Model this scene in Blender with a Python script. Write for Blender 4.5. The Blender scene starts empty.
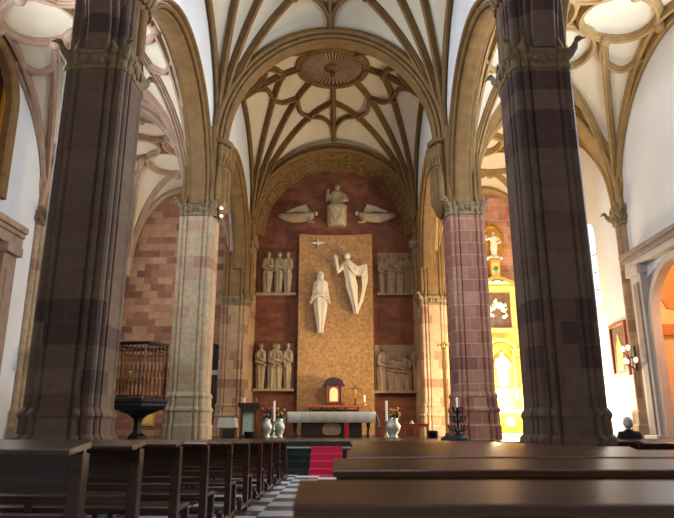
import bpy, math, random
from mathutils import Vector, Matrix
random.seed(7)
C = bpy.context.scene.collection
PI = math.pi
sin, cos, sqrt, hypot = math.sin, math.cos, math.sqrt, math.hypot

# ------------------------------------------------------------------ camera
F = 627.0
PITCH = math.radians(15.1)
YAW = math.radians(0.55)
CAM = Vector((0.44, 0.0, 1.1))
cam = bpy.data.cameras.new('camera'); co = bpy.data.objects.new('camera', cam); C.objects.link(co)
cam.sensor_fit = 'HORIZONTAL'; cam.sensor_width = 36; cam.lens = 36*F/674
cam.clip_start = 0.05; cam.clip_end = 200
co.location = CAM; co.rotation_euler = (PI/2+PITCH, 0, YAW)
cam.dof.use_dof = True; cam.dof.focus_distance = 22; cam.dof.aperture_fstop = 2.8
bpy.context.scene.camera = co

def at(px, py, Y):
    """real point on the plane y=Y seen at a pixel of the photograph"""
    a, b = (px-337)/F, (259-py)/F
    d = Vector((a, cos(PITCH)-b*sin(PITCH), sin(PITCH)+b*cos(PITCH)))
    d = Matrix.Rotation(YAW, 3, 'Z') @ d
    return CAM + d*((Y-CAM.y)/d.y)

# ------------------------------------------------------------------ materials
class NT:
    def __init__(s, name):
        s.m = bpy.data.materials.new(name); s.m.use_nodes = True
        s.t = s.m.node_tree; s.b = s.t.nodes['Principled BSDF']
    def n(s, typ, **kw):
        o = s.t.nodes.new(typ)
        for k, v in kw.items():
            if k.startswith('i_'):
                o.inputs[k[2:]].default_value = v
            else: setattr(o, k, v)
        return o
    def l(s, a, b): s.t.links.new(a, b)
    def math(s, op, a, b=0.0):
        o = s.n('ShaderNodeMath', operation=op)
        for i, v in enumerate((a, b)):
            if hasattr(v, 'links'): s.l(v, o.inputs[i])
            else: o.inputs[i].default_value = v
        return o.outputs[0]
    def ramp(s, fac, cols, mode='LINEAR'):
        o = s.n('ShaderNodeValToRGB'); o.color_ramp.interpolation = mode
        e = o.color_ramp.elements
        while len(e) < len(cols): e.new(0.5)
        for i, (p, c) in enumerate(cols):
            e[i].position = p; e[i].color = (*c, 1)
        s.l(fac, o.inputs[0]); return o.outputs[0]
    def mix(s, fac, a, b, blend='MIX'):
        o = s.n('ShaderNodeMix', data_type='RGBA', blend_type=blend)
        for i, v in ((0, fac), (6, a), (7, b)):
            if hasattr(v, 'links'): s.l(v, o.inputs[i])
            else: o.inputs[i].default_value = v if i == 0 else (*v, 1)
        return o.outputs[2]
    def bump(s, h, strength=0.3, dist=0.02):
        o = s.n('ShaderNodeBump'); o.inputs['Strength'].default_value = strength; o.inputs['Distance'].default_value = dist
        s.l(h, o.inputs['Height']); s.l(o.outputs[0], s.b.inputs['Normal'])

def srgb(*c):
    return tuple(((v/255)/12.92 if v/255 < 0.04045 else ((v/255+0.055)/1.055)**2.4) for v in c)

def m_plain(name, col, rough=0.6, metal=0.0, noise=0.15, scale=6.0, emit=None, es=0.0, spec=None, bump=0.0):
    k = NT(name)
    tc = k.n('ShaderNodeTexCoord')
    nz = k.n('ShaderNodeTexNoise'); nz.inputs['Scale'].default_value = scale; nz.inputs['Detail'].default_value = 5
    k.l(tc.outputs['Object'], nz.inputs['Vector'])
    lo = tuple(v*(1-noise) for v in col); hi = tuple(min(1, v*(1+noise)) for v in col)
    k.l(k.ramp(nz.outputs[0], [(0.3, lo), (0.7, hi)]), k.b.inputs['Base Color'])
    k.b.inputs['Roughness'].default_value = rough; k.b.inputs['Metallic'].default_value = metal
    if spec is not None: k.b.inputs['Specular IOR Level'].default_value = spec
    if emit: k.b.inputs['Emission Color'].default_value = (*emit, 1); k.b.inputs['Emission Strength'].default_value = es
    if bump: k.bump(nz.outputs[0], bump)
    return k.m

def m_courses(name, cols, mortar, ch=0.42, nb=9.0, mw=0.035, rowbias=0.6, seed=0.0, thr=None):
    """ashlar round a pier: courses by height, blocks by angle"""
    k = NT(name)
    tc = k.n('ShaderNodeTexCoord'); sp = k.n('ShaderNodeSeparateXYZ'); k.l(tc.outputs['Object'], sp.inputs[0])
    zc = k.math('DIVIDE', sp.outputs[2], ch); row = k.math('FLOOR', zc)
    ang = k.math('ARCTAN2', sp.outputs[1], sp.outputs[0])
    ac = k.math('ADD', k.math('MULTIPLY', ang, nb/(2*PI)), k.math('MULTIPLY', row, 0.5))
    blk = k.math('FLOOR', ac)
    def wn(a, b):
        cb = k.n('ShaderNodeCombineXYZ'); 
        k.l(a, cb.inputs[0]); 
        if b is not None: k.l(b, cb.inputs[1])
        cb.inputs[2].default_value = seed
        w = k.n('ShaderNodeTexWhiteNoise', noise_dimensions='3D'); k.l(cb.outputs[0], w.inputs['Vector']); return w.outputs['Value']
    v = k.math('ADD', k.math('MULTIPLY', wn(row, None), rowbias), k.math('MULTIPLY', wn(row, blk), 1-rowbias))
    base = k.ramp(v, cols, 'CONSTANT')
    nz = k.n('ShaderNodeTexNoise'); nz.inputs['Scale'].default_value = 7; nz.inputs['Detail'].default_value = 6
    k.l(tc.outputs['Object'], nz.inputs['Vector'])
    base = k.mix(0.5, base, k.ramp(nz.outputs[0], [(0.25, (0.35,)*3), (0.75, (0.75,)*3)]), 'OVERLAY')
    fz = k.math('FRACT', zc); fa = k.math('FRACT', ac)
    mm = k.math('MAXIMUM', k.math('LESS_THAN', fz, mw), k.math('LESS_THAN', fa, mw*0.7))
    k.l(k.mix(k.math('MULTIPLY', mm, 0.55), base, mortar), k.b.inputs['Base Color'])
    k.b.inputs['Roughness'].default_value = 0.75
    k.bump(k.math('ADD', k.math('MULTIPLY', nz.outputs[0], 0.5), k.math('MULTIPLY', mm, -0.6)), 0.35, 0.02)
    return k.m

def m_brick(name, c1, c2, c3, mortar, bw=0.8, rh=0.33, ms=0.012):
    k = NT(name)
    tc = k.n('ShaderNodeTexCoord'); sp = k.n('ShaderNodeSeparateXYZ'); k.l(tc.outputs['Object'], sp.inputs[0])
    cb = k.n('ShaderNodeCombineXYZ'); k.l(k.math('ADD', sp.outputs[0], sp.outputs[1]), cb.inputs[0]); k.l(sp.outputs[2], cb.inputs[1])
    br = k.n('ShaderNodeTexBrick'); k.l(cb.outputs[0], br.inputs['Vector'])
    for nme, v in (('Color1', (0, 0, 0, 1)), ('Color2', (1, 1, 1, 1)), ('Mortar', (0.5, 0.5, 0.5, 1)), ('Scale', 1.0),
                   ('Mortar Size', ms), ('Brick Width', bw), ('Row Height', rh), ('Mortar Smooth', 0.3)):
        br.inputs[nme].default_value = v
    base = k.ramp(br.outputs['Color'], [(0.0, c1), (0.35, c2), (0.75, c3)], 'LINEAR')
    nz = k.n('ShaderNodeTexNoise'); nz.inputs['Scale'].default_value = 3; nz.inputs['Detail'].default_value = 8
    k.l(tc.outputs['Object'], nz.inputs['Vector'])
    base = k.mix(0.6, base, k.ramp(nz.outputs[0], [(0.25, (0.3,)*3), (0.75, (0.72,)*3)]), 'OVERLAY')
    k.l(k.mix(br.outputs['Fac'], base, mortar), k.b.inputs['Base Color'])
    k.b.inputs['Roughness'].default_value = 0.8
    k.bump(k.math('ADD', k.math('MULTIPLY', nz.outputs[0], 0.4), k.math('MULTIPLY', br.outputs['Fac'], -0.8)), 0.4, 0.02)
    return k.m

def m_checker(name, c1, c2, size, rough):
    k = NT(name)
    tc = k.n('ShaderNodeTexCoord')
    ch = k.n('ShaderNodeTexChecker'); ch.inputs['Scale'].default_value = 1/size
    mp = k.n('ShaderNodeMapping'); mp.inputs['Location'].default_value = (0.13, 0.1, 0.5*size)
    k.l(tc.outputs['Object'], mp.inputs[0]); k.l(mp.outputs[0], ch.inputs['Vector'])
    nz = k.n('ShaderNodeTexNoise'); nz.inputs['Scale'].default_value = 5; nz.inputs['Detail'].default_value = 8; nz.inputs['Distortion'].default_value = 1.5
    k.l(tc.outputs['Object'], nz.inputs['Vector'])
    ch.inputs['Color1'].default_value = (*c1, 1); ch.inputs['Color2'].default_value = (*c2, 1)
    k.l(k.mix(0.4, ch.outputs[0], k.ramp(nz.outputs[0], [(0.3, (0.4,)*3), (0.7, (0.6,)*3)]), 'OVERLAY'), k.b.inputs['Base Color'])
    k.b.inputs['Roughness'].default_value = rough
    return k.m

def m_wood(name, c1, c2, rough=0.3, axis=0, coat=0.0):
    k = NT(name)
    tc = k.n('ShaderNodeTexCoord'); mp = k.n('ShaderNodeMapping')
    s = [14, 14, 14]; s[axis] = 0.8; mp.inputs['Scale'].default_value = s
    k.l(tc.outputs['Object'], mp.inputs[0])
    nz = k.n('ShaderNodeTexNoise'); nz.inputs['Scale'].default_value = 1.6; nz.inputs['Detail'].default_value = 8; nz.inputs['Distortion'].default_value = 0.8
    k.l(mp.outputs[0], nz.inputs['Vector'])
    k.l(k.ramp(nz.outputs[0], [(0.3, c1), (0.7, c2)]), k.b.inputs['Base Color'])
    k.b.inputs['Roughness'].default_value = rough; k.b.inputs['Coat Weight'].default_value = coat
    k.b.inputs['Coat Roughness'].default_value = 0.2
    k.bump(nz.outputs[0], 0.08, 0.005)
    return k.m

def m_marble(name, c1, c2, scale=3.0, rough=0.5):
    k = NT(name)
    tc = k.n('ShaderNodeTexCoord')
    nz = k.n('ShaderNodeTexNoise'); nz.inputs['Scale'].default_value = scale; nz.inputs['Detail'].default_value = 10; nz.inputs['Distortion'].default_value = 2.0
    vo = k.n('ShaderNodeTexVoronoi'); vo.inputs['Scale'].default_value = scale*1.6
    k.l(tc.outputs['Object'], nz.inputs['Vector']); k.l(tc.outputs['Object'], vo.inputs['Vector'])
    v = k.math('ADD', k.math('MULTIPLY', nz.outputs[0], 0.75), k.math('MULTIPLY', vo.outputs['Distance'], 0.3))
    k.l(k.ramp(v, [(0.35, c1), (0.75, c2)]), k.b.inputs['Base Color'])
    k.b.inputs['Roughness'].default_value = rough
    return k.m

M = {}
RED, PUR, GRY, TAN = srgb(150, 96, 84), srgb(112, 68, 68), srgb(146, 130, 116), srgb(178, 150, 122)
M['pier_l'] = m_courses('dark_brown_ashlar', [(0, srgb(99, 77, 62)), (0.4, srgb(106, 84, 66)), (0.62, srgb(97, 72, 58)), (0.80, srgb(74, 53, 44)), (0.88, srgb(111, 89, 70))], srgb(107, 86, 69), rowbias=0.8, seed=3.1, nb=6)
M['pier_l2'] = m_courses('pale_ashlar', [(0, srgb(168, 146, 116)), (0.4, srgb(176, 150, 118)), (0.66, srgb(168, 136, 108)), (0.80, srgb(154, 114, 92)), (0.86, srgb(176, 152, 120))], srgb(190, 172, 146), rowbias=0.6, seed=8.2, nb=6)
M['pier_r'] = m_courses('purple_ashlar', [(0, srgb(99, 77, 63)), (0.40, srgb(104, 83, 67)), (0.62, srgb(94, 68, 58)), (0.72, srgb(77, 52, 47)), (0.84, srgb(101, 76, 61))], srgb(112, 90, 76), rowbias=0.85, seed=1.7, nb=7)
M['pier_r2'] = m_courses('red_ashlar', [(0, srgb(148, 102, 82)), (0.35, srgb(136, 88, 70)), (0.6, srgb(116, 74, 62)), (0.74, srgb(154, 112, 90)), (0.9, srgb(160, 128, 100))], srgb(200, 168, 138), rowbias=0.4, seed=5.5, nb=11, mw=0.05)
M['pier_c'] = m_courses('chancel_ashlar', [(0, srgb(164, 132, 100)), (0.45, srgb(146, 104, 78)), (0.6, srgb(172, 140, 106)), (0.88, srgb(136, 94, 72))], srgb(184, 154, 120), rowbias=0.35, seed=2.5, nb=11, mw=0.05)
M['rib'] = m_plain('gold_sandstone', srgb(124, 92, 50), 0.75, noise=0.22, scale=3, bump=0.2)
M['rib_l'] = m_plain('rose_sandstone', srgb(172, 142, 120), 0.75, noise=0.16, scale=3, bump=0.2)
M['rib_r'] = m_plain('ochre_sandstone', srgb(160, 128, 80), 0.75, noise=0.18, scale=3, bump=0.2)
M['cap'] = m_plain('capital_stone', srgb(128, 106, 76), 0.75, noise=0.3, scale=9, bump=0.5)
M['plaster'] = m_plain('vault_plaster', srgb(222, 208, 184), 0.85, noise=0.05, scale=0.8)
M['white'] = m_plain('white_plaster', srgb(226, 227, 228), 0.85, noise=0.04, scale=0.7)
M['brick_back'] = m_brick('red_brick', srgb(112, 62, 42), srgb(120, 68, 46), srgb(132, 78, 54), srgb(112, 68, 48), 0.5, 0.24)
M['brick_left'] = m_brick('mixed_brick', srgb(112, 70, 54), srgb(140, 94, 70), srgb(166, 124, 94), srgb(140, 104, 82), 0.7, 0.34)
M['brick_right'] = m_brick('rose_brick', srgb(168, 104, 78), srgb(186, 126, 96), srgb(198, 146, 116), srgb(206, 170, 140), 0.8, 0.38)
M['floor'] = m_checker('checker_marble', srgb(238, 238, 238), srgb(120, 118, 122), 0.55, 0.2)
M['wood'] = m_wood('dark_walnut', srgb(49, 27, 17), srgb(78, 46, 27), 0.26, 0, 0.3)
M['wood_r'] = m_wood('brown_walnut', srgb(65, 39, 21), srgb(95, 60, 32), 0.22, 0, 0.4)
M['wood_red'] = m_wood('red_wood', srgb(140, 62, 28), srgb(182, 90, 44), 0.35, 2)
M['wood_dk'] = m_wood('ebony_wood', srgb(44, 26, 18), srgb(70, 42, 28), 0.4, 2)
M['panel'] = m_marble('golden_travertine', srgb(146, 102, 54), srgb(196, 148, 88), 4.0, 0.55)
M['statue'] = m_plain('white_stone', srgb(226, 208, 178), 0.6, noise=0.08, scale=4)
M['relief_bg'] = m_plain('brown_stone', srgb(128, 88, 62), 0.7, noise=0.15, scale=4)
M['relief_low'] = m_plain('taupe_stone', srgb(146, 120, 92), 0.7, noise=0.15, scale=4)
M['relief'] = m_plain('grey_stone', srgb(170, 148, 116), 0.7, noise=0.14, scale=4)
M['gold'] = m_plain('gilding', srgb(226, 172, 70), 0.32, metal=0.7, noise=0.2, scale=9)
M['goldp'] = m_plain('gilded_wood', srgb(232, 190, 104), 0.5, metal=0.15, noise=0.15, scale=6)
M['ivory'] = m_plain('ivory_paint', srgb(240, 228, 200), 0.5, noise=0.06)
M['green'] = m_plain('green_enamel', srgb(70, 120, 70), 0.4, noise=0.3, scale=12)
M['dkpaint'] = m_plain('dark_canvas', srgb(92, 66, 48), 0.5, noise=0.5, scale=5)
M['iron'] = m_plain('black_iron', srgb(30, 26, 26), 0.45, metal=0.5, noise=0.2)
M['rust'] = m_plain('gilded_iron', srgb(112, 70, 36), 0.45, metal=0.5, noise=0.4, scale=10)
M['dullgold'] = m_plain('tarnished_gilding', srgb(128, 92, 40), 0.45, metal=0.4, noise=0.3, scale=10)
M['cloth'] = m_plain('white_linen', srgb(226, 222, 208), 0.8, noise=0.05)
M['carpet'] = m_plain('crimson_carpet', srgb(190, 30, 70), 0.9, noise=0.12, scale=20)
M['stepdk'] = m_plain('dark_green_marble', srgb(34, 44, 40), 0.25, noise=0.3, scale=5)
M['stepedge'] = m_plain('grey_marble', srgb(170, 172, 166), 0.3, noise=0.1, scale=5)
M['silver'] = m_plain('silver_vessel', srgb(176, 180, 168), 0.25, metal=0.5, noise=0.15)
M['wax'] = m_plain('white_wax', srgb(238, 232, 218), 0.5, noise=0.03)
M['leaf'] = m_plain('foliage', srgb(60, 84, 40), 0.6, noise=0.4, scale=20)
M['flower'] = m_plain('orange_petals', srgb(206, 130, 60), 0.6, noise=0.3, scale=20)
M['flower2'] = m_plain('rose_petals', srgb(196, 90, 80), 0.6, noise=0.3, scale=20)
M['palegreen'] = m_plain('pale_green_cloth', srgb(190, 200, 176), 0.8, noise=0.08)
M['redcloth'] = m_plain('red_cloth', srgb(190, 34, 44), 0.8, noise=0.1)
M['chapel'] = m_plain('apricot_plaster', srgb(240, 192, 132), 0.8, noise=0.05, scale=2)
M['chapeld'] = m_plain('ochre_paint', srgb(192, 122, 60), 0.8, noise=0.08, scale=2)
M['mauve'] = m_plain('mauve_stone', srgb(150, 134, 128), 0.7, noise=0.1, scale=3)
M['mauvel'] = m_plain('pale_mauve_stone', srgb(196, 186, 178), 0.7, noise=0.08, scale=3)
M['glass'] = m_plain('daylight_glass', srgb(230, 236, 246), 0.3, noise=0.03, emit=srgb(236, 240, 250), es=3.5)
M['bulb'] = m_plain('lamp_glass', srgb(250, 244, 230), 0.3, noise=0.02, emit=srgb(255, 244, 220), es=2.0)
M['doorglow'] = m_plain('cream_door_glow', srgb(255, 226, 160), 0.3, noise=0.02, emit=srgb(255, 214, 130), es=0.25)  # cream tabernacle door with a slight glow put in, not a lamp
M['coat'] = m_plain('black_wool', srgb(22, 20, 22), 0.85, noise=0.2, scale=20)
M['skin'] = m_plain('skin', srgb(196, 150, 124), 0.6, noise=0.05)
M['hair'] = m_plain('grey_hair', srgb(176, 172, 168), 0.7, noise=0.25, scale=40)
M['trouser'] = m_plain('dark_trousers', srgb(38, 36, 40), 0.85, noise=0.15, scale=20)
M['stained'] = m_plain('amber_stained_glass', srgb(96, 66, 40), 0.3, noise=0.5, scale=3)

# ------------------------------------------------------------------ mesh builder
class MB:
    def __init__(s): s.v = []; s.f = []; s.sm = []
    def add(s, vs, fs, smooth=False):
        b = len(s.v); s.v += [Vector(p) for p in vs]
        for f in fs: s.f.append([b+i for i in f]); s.sm.append(smooth)
        return s
    def box(s, x0, x1, y0, y1, z0, z1):
        vs = [(x, y, z) for z in (z0, z1) for y in (y0, y1) for x in (x0, x1)]
        return s.add(vs, [(0, 2, 3, 1), (4, 5, 7, 6), (0, 1, 5, 4), (2, 6, 7, 3), (0, 4, 6, 2), (1, 3, 7, 5)])
    def obox(s, c, sz, rot=None):
        m = rot or Matrix.Identity(3); c = Vector(c); a, b, d = (q/2 for q in sz)
        vs = [c + m @ Vector((x, y, z)) for z in (-d, d) for y in (-b, b) for x in (-a, a)]
        return s.add(vs, [(0, 2, 3, 1), (4, 5, 7, 6), (0, 1, 5, 4), (2, 6, 7, 3), (0, 4, 6, 2), (1, 3, 7, 5)])
    def rings(s, rr, closed=True, cap=True, smooth=True):
        n = len(rr[0]); vs = [p for r in rr for p in r]; fs = []
        for i in range(len(rr)-1):
            for j in range(n if closed else n-1):
                k = (j+1) % n
                fs.append((i*n+j, i*n+k, (i+1)*n+k, (i+1)*n+j))
        s.add(vs, fs, smooth)
        if cap and closed:
            s.add(rr[0], [tuple(range(n))[::-1]]); s.add(rr[-1], [tuple(range(n))])
        return s
    def lathe(s, prof, c=(0, 0, 0), n=20, sx=1, sy=1, smooth=True, cap=True, rot=None):
        c = Vector(c)
        def P(r, z, a):
            p = Vector((r*cos(a)*sx, r*sin(a)*sy, z)); return c + (rot @ p if rot else p)
        return s.rings([[P(max(r, 1e-4), z, 2*PI*j/n) for j in range(n)] for r, z in prof], True, cap, smooth)
    def ell(s, c, r, n=12, rot=None):
        c = Vector(c); rr = []
        for i in range(n//2+1):
            t = PI*i/(n//2); 
            ring = []
            for j in range(n):
                p = Vector((r[0]*max(sin(t), 1e-3)*cos(2*PI*j/n), r[1]*max(sin(t), 1e-3)*sin(2*PI*j/n), -r[2]*cos(t)))
                ring.append(c + (rot @ p if rot else p))
            rr.append(ring)
        return s.rings(rr, True, False, True)
    def tube(s, pts, r, n=8, cap=True, flat=1.0):
        pts = [Vector(p) for p in pts]; m = len(pts)
        rs = r if isinstance(r, (list, tuple)) else [r]*m
        T = []
        for i in range(m):
            t = (pts[min(i+1, m-1)]-pts[max(i-1, 0)]); T.append(t.normalized())
        up = Vector((0, 0, 1)) if abs(T[0].z) < 0.9 else Vector((0, 1, 0))
        N = (up - T[0]*up.dot(T[0])).normalized(); rr = []
        for i in range(m):
            N = (N - T[i]*N.dot(T[i])).normalized(); B = T[i].cross(N)
            rr.append([pts[i] + (N*cos(2*PI*j/n) + B*(sin(2*PI*j/n)*flat))*rs[i] for j in range(n)])
        return s.rings(rr, True, cap, True)
    def prism(s, poly, z0, z1):
        n = len(poly)
        return s.rings([[(x, y, z) for x, y in poly] for z in (z0, z1)], True, True, False)
    def sweep(s, pts, N, B, prof, smooth=False, cap=True):
        rr = [[p + nn*a + bb*b for a, b in prof] for p, nn, bb in zip(pts, N, B)]
        return s.rings(rr, True, cap, smooth)
    def xf(s, m):
        s.v = [m @ p for p in s.v]; return s
    def build(s, name, mat, parent=None, loc=(0, 0, 0), bevel=0.0, subsurf=0):
        me = bpy.data.meshes.new(name)
        me.from_pydata([tuple(p) for p in s.v], [], s.f)
        me.polygons.foreach_set('use_smooth', s.sm)
        me.materials.append(M[mat] if isinstance(mat, str) else mat)
        me.update()
        import bmesh
        bm = bmesh.new(); bm.from_mesh(me); bmesh.ops.recalc_face_normals(bm, faces=bm.faces); bm.to_mesh(me); bm.free()
        o = bpy.data.objects.new(name, me); C.objects.link(o); o.location = loc
        if parent: o.parent = parent
        if bevel:
            b = o.modifiers.new('bevel', 'BEVEL'); b.width = bevel; b.segments = 2; b.limit_method = 'ANGLE'
        if subsurf:
            b = o.modifiers.new('sub', 'SUBSURF'); b.levels = subsurf; b.render_levels = subsurf
        return o

def tag(o, label=None, cat=None, group=None, kind=None):
    if label: o['label'] = label
    if cat: o['category'] = cat
    if group: o['group'] = group
    if kind: o['kind'] = kind
    return o
def empty(name, loc=(0, 0, 0), label=None, cat=None, group=None, kind=None, rz=0):
    o = bpy.data.objects.new(name, None); C.objects.link(o); o.location = loc; o.rotation_euler = (0, 0, rz)
    o.empty_display_size = 0.2
    return tag(o, label, cat, group, kind)
def struct(o): o['kind'] = 'structure'; return o
def copy_tree(o, parent=None, mats=None):
    c = o.copy(); C.objects.link(c); c.parent = parent
    for ch in [q for q in KIDS.get(o.name, o.children)]: copy_tree(ch, c)
    return c
KIDS = {}
TRIM = [0]
def trim():
    TRIM[0] += 1; return 'trim_%d' % TRIM[0]

# ------------------------------------------------------------------ dimensions
XP, XW = 4.5, 10.1
YP = [2.8, 11.75, 20.7, 29.65]
ZP = 0.76            # sanctuary level
YS = 16.1            # first step
ZC = 8.1             # capitals

# ------------------------------------------------------------------ floor, platform, steps
struct(MB().box(-XW-3, XW+3, -3.4, 32, -0.3, 0.0).build('floor', 'floor'))
LV = [0.13, 0.29, 0.455, 0.62, ZP]
struct(MB().box(-XW, XW, YS+1.4, 31.2, 0.0, ZP).build('floor_sanctuary', 'stepdk'))
for i in range(4):
    st = struct(empty(trim(), (0, 0, 0)))
    z0_ = LV[i-1] if i else 0.0
    MB().box(-3.6, 3.6, YS+0.02+0.35*i, YS+1.4, z0_, LV[i]-0.03).build('riser', 'stepdk', st)
    MB().box(-3.6, 3.6, YS+0.35*i, YS+1.4, LV[i]-0.03, LV[i]).build('tread', 'stepedge' if i == 3 else 'stepdk', st)
pts = [(YS-0.25, 0.012), (YS-0.03, 0.012)]
for i in range(4):
    yy = YS-0.03+0.35*i
    pts += [(yy, LV[i]+0.012), (yy+(0.35 if i < 3 else 0.37), LV[i]+0.012)]
bot = [(y+(0.012 if k > 0 else 0), z-0.012) for k, (y, z) in enumerate(pts)]
cm = MB()
for k in range(len(pts)-1):
    q = [pts[k], pts[k+1], bot[k+1], bot[k]]
    cm.rings([[(x, y, z) for y, z in q] for x in (-0.40, 0.42)], True, True, False)
tag(cm.build('carpet_runner', 'carpet'), 'crimson carpet runner climbing the centre of the sanctuary steps', 'carpet')

# ------------------------------------------------------------------ piers
def pier_profile(fx=0.70, fw=0.27):
    q = [(fx, 0.0), (fx, fw), (fx-0.06, fw+0.02)]
    for i, (cx, cy, r) in enumerate(((0.62, 0.385, 0.082), (0.545, 0.545, 0.115), (0.385, 0.62, 0.082))):
        for k in range(8):
            a = PI/4 + (-1.95 + 3.9*k/7)
            q.append((cx+r*cos(a), cy+r*sin(a)))
        if i == 0: q.append((0.50, 0.40))
        if i == 1: q.append((0.40, 0.50))
    q += [(fw+0.02, fx-0.06), (fw, fx)]
    out = []
    for i in range(4):
        c, s_ = round(cos(i*PI/2)), round(sin(i*PI/2))
        out += [(x*c-y*s_, x*s_+y*c) for x, y in q]
    return out
PROF = pier_profile()
def ring(sc, z, prof=PROF): return [Vector((x*sc, y*sc, z)) for x, y in prof]
def beast(mb, p, a, s=1.0):
    """small winged creature leaning out of a capital"""
    d = Vector((cos(a), sin(a), 0)); up = Vector((0, 0, 1)); side = d.cross(up); p = Vector(p)
    mb.tube([p-d*0.12-up*0.16*s, p+d*0.1*s, p+d*0.22*s+up*0.1*s, p+d*0.26*s+up*0.22*s], [0.1*s, 0.12*s, 0.08*s, 0.05*s], 8)
    mb.ell(p+d*0.31*s+up*0.25*s, (0.09*s, 0.07*s, 0.07*s), 8, Matrix.Rotation(a, 3, 'Z'))
    mb.tube([p+d*0.36*s+up*0.24*s, p+d*0.47*s+up*0.2*s], [0.04*s, 0.01*s], 6)
    for k in (-1, 1):
        mb.tube([p+side*0.06*k*s, p+side*0.17*k*s+up*0.17*s, p-d*0.03+side*0.22*k*s+up*0.36*s], [0.07*s, 0.09*s, 0.02*s], 6, True, 0.4)
def pier(x, y, z0, mat, label, capz=ZC, PS=0.93):
    def ring(sc, z, prof=PROF): return [Vector((px*sc*PS, py*sc*PS, z)) for px, py in prof]
    t = empty('stone_pier', (x, y, z0), label, 'pier', 'nave and chancel piers')
    h = capz - z0
    sec = [(0, 1.17), (0.42, 1.17), (0.48, 1.12), (0.82, 1.12), (0.87, 1.17), (0.93, 1.16), (1.0, 1.07), (1.25, 1.06), (1.31, 1.10), (1.37, 1.08), (1.45, 1.0)]
    MB().rings([ring(s, z) for z, s in sec], True, True, False).build('base', mat, t)
    MB().rings([ring(1.0, 1.45), ring(1.0, h)], True, False, False).build('shaft', mat, t)
    cb = MB().rings([ring(s, z) for z, s in ((h-0.05, 1.0), (h-0.03, 1.05), (h+0.03, 1.05), (h+0.08, 1.01), (h+0.28, 1.06), (h+0.31, 1.1), (h+0.38, 1.1), (h+0.42, 1.02))], True, True, False)
    for k in range(28):     # carved leaves round the bell
        a = 2*PI*k/28; j = min(PROF, key=lambda p: abs((math.atan2(p[1], p[0])-a+PI) % (2*PI)-PI)); r = hypot(*j)*1.02*PS
        cb.ell((r*cos(a), r*sin(a), h+0.17+0.05*(k % 2)), (0.055, 0.075, 0.1), 6, Matrix.Rotation(a, 3, 'Z'))
    cb.build('capital', 'cap', t)
    for a in (PI/4, 3*PI/4, 5*PI/4, 7*PI/4):
        bb = MB(); beast(bb, (0.72*cos(a), 0.72*sin(a), h+0.3), a, 0.95); bb.build('carved_beast', 'cap', t)
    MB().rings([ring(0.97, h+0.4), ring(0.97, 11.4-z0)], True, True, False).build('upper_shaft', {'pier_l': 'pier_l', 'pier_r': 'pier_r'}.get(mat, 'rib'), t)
    return t
piers = {}
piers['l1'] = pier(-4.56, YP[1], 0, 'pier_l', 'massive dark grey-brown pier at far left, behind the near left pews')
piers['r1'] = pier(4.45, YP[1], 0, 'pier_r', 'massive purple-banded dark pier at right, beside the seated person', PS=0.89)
piers['l2'] = pier(-4.54, YP[2], ZP, 'pier_l2', 'pale stone pier on the left behind the caged pulpit', PS=0.88)
piers['r2'] = pier(4.62, YP[2], ZP, 'pier_r2', 'red stone pier with pale mortar joints beside the gilded altarpiece')
piers['l3'] = pier(-4.72, YP[3]+0.1, ZP, 'pier_c', 'pale chancel pier left of the brick altar wall', 6.75)
piers['r3'] = pier(4.72, YP[3]+0.1, ZP, 'pier_c', 'warm lit chancel pier right of the brick altar wall', 6.75)
for x, mt in ((-XP, 'pier_l'), (XP, 'pier_r')):
    q = pier(x, YP[0], 0, mt, None); q.name = trim(); q['kind'] = 'structure'
    for k in ('category', 'group'): del q[k]

# shafts that carry the nave vault above the capitals
def shaft_cluster(x, y, sgn, z0, z1, mat, name='vault_shaft'):
    t = struct(empty(trim(), (x, y, 0)))
    for k, (dx, dy, r) in enumerate(((0, -0.40, 0.11), (-0.12*sgn, -0.2, 0.12), (-0.2*sgn, 0, 0.14), (-0.12*sgn, 0.2, 0.12), (0, 0.40, 0.11))):
        MB().tube([(dx, dy, z0), (dx, dy, z1)], r, 10).build(name, mat, t)
    core = MB().box(-0.14 if sgn > 0 else -0.3, 0.3 if sgn > 0 else 0.14, -0.4, 0.4, z0, z1); core.build('core', mat, t)
    cp = MB()
    for k in range(9):      # twisted carved corbel band
        a0 = k/9
        ptsx = [(-sgn*(0.28*cos((a0-0.5)*PI)+0.05), 0.52*sin((a0-0.5)*PI+0.25*q), z1-0.85+0.2*q) for q in range(6)]
        cp.tube(ptsx, 0.06, 6)
    cp.lathe([(0.36, z1-0.95), (0.46, z1-0.85), (0.38, z1-0.8)], (0, 0, 0), 16, 0.75, 1.15)
    cp.lathe([(0.4, z1+0.05), (0.52, z1+0.1), (0.52, z1+0.2), (0.4, z1+0.25)], (0, 0, 0), 16, 0.75, 1.1)
    cp.build('twisted_capital', 'rib', t)
    if sgn > 0 or True:
        c = MB().lathe([(0.04, z0-0.5), (0.16, z0-0.4), (0.3, z0-0.12), (0.36, z0-0.02), (0.36, z0+0.05)], (0, 0, 0), 14, 0.8, 1.2); c.build('corbel', mat, t)
    return t
for i in (1, 2):
    for sg in (-1, 1):
        shaft_cluster(sg*(4.14 if i == 1 else 3.86), YP[i], sg, 8.6, 10.75, 'rib')

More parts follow.
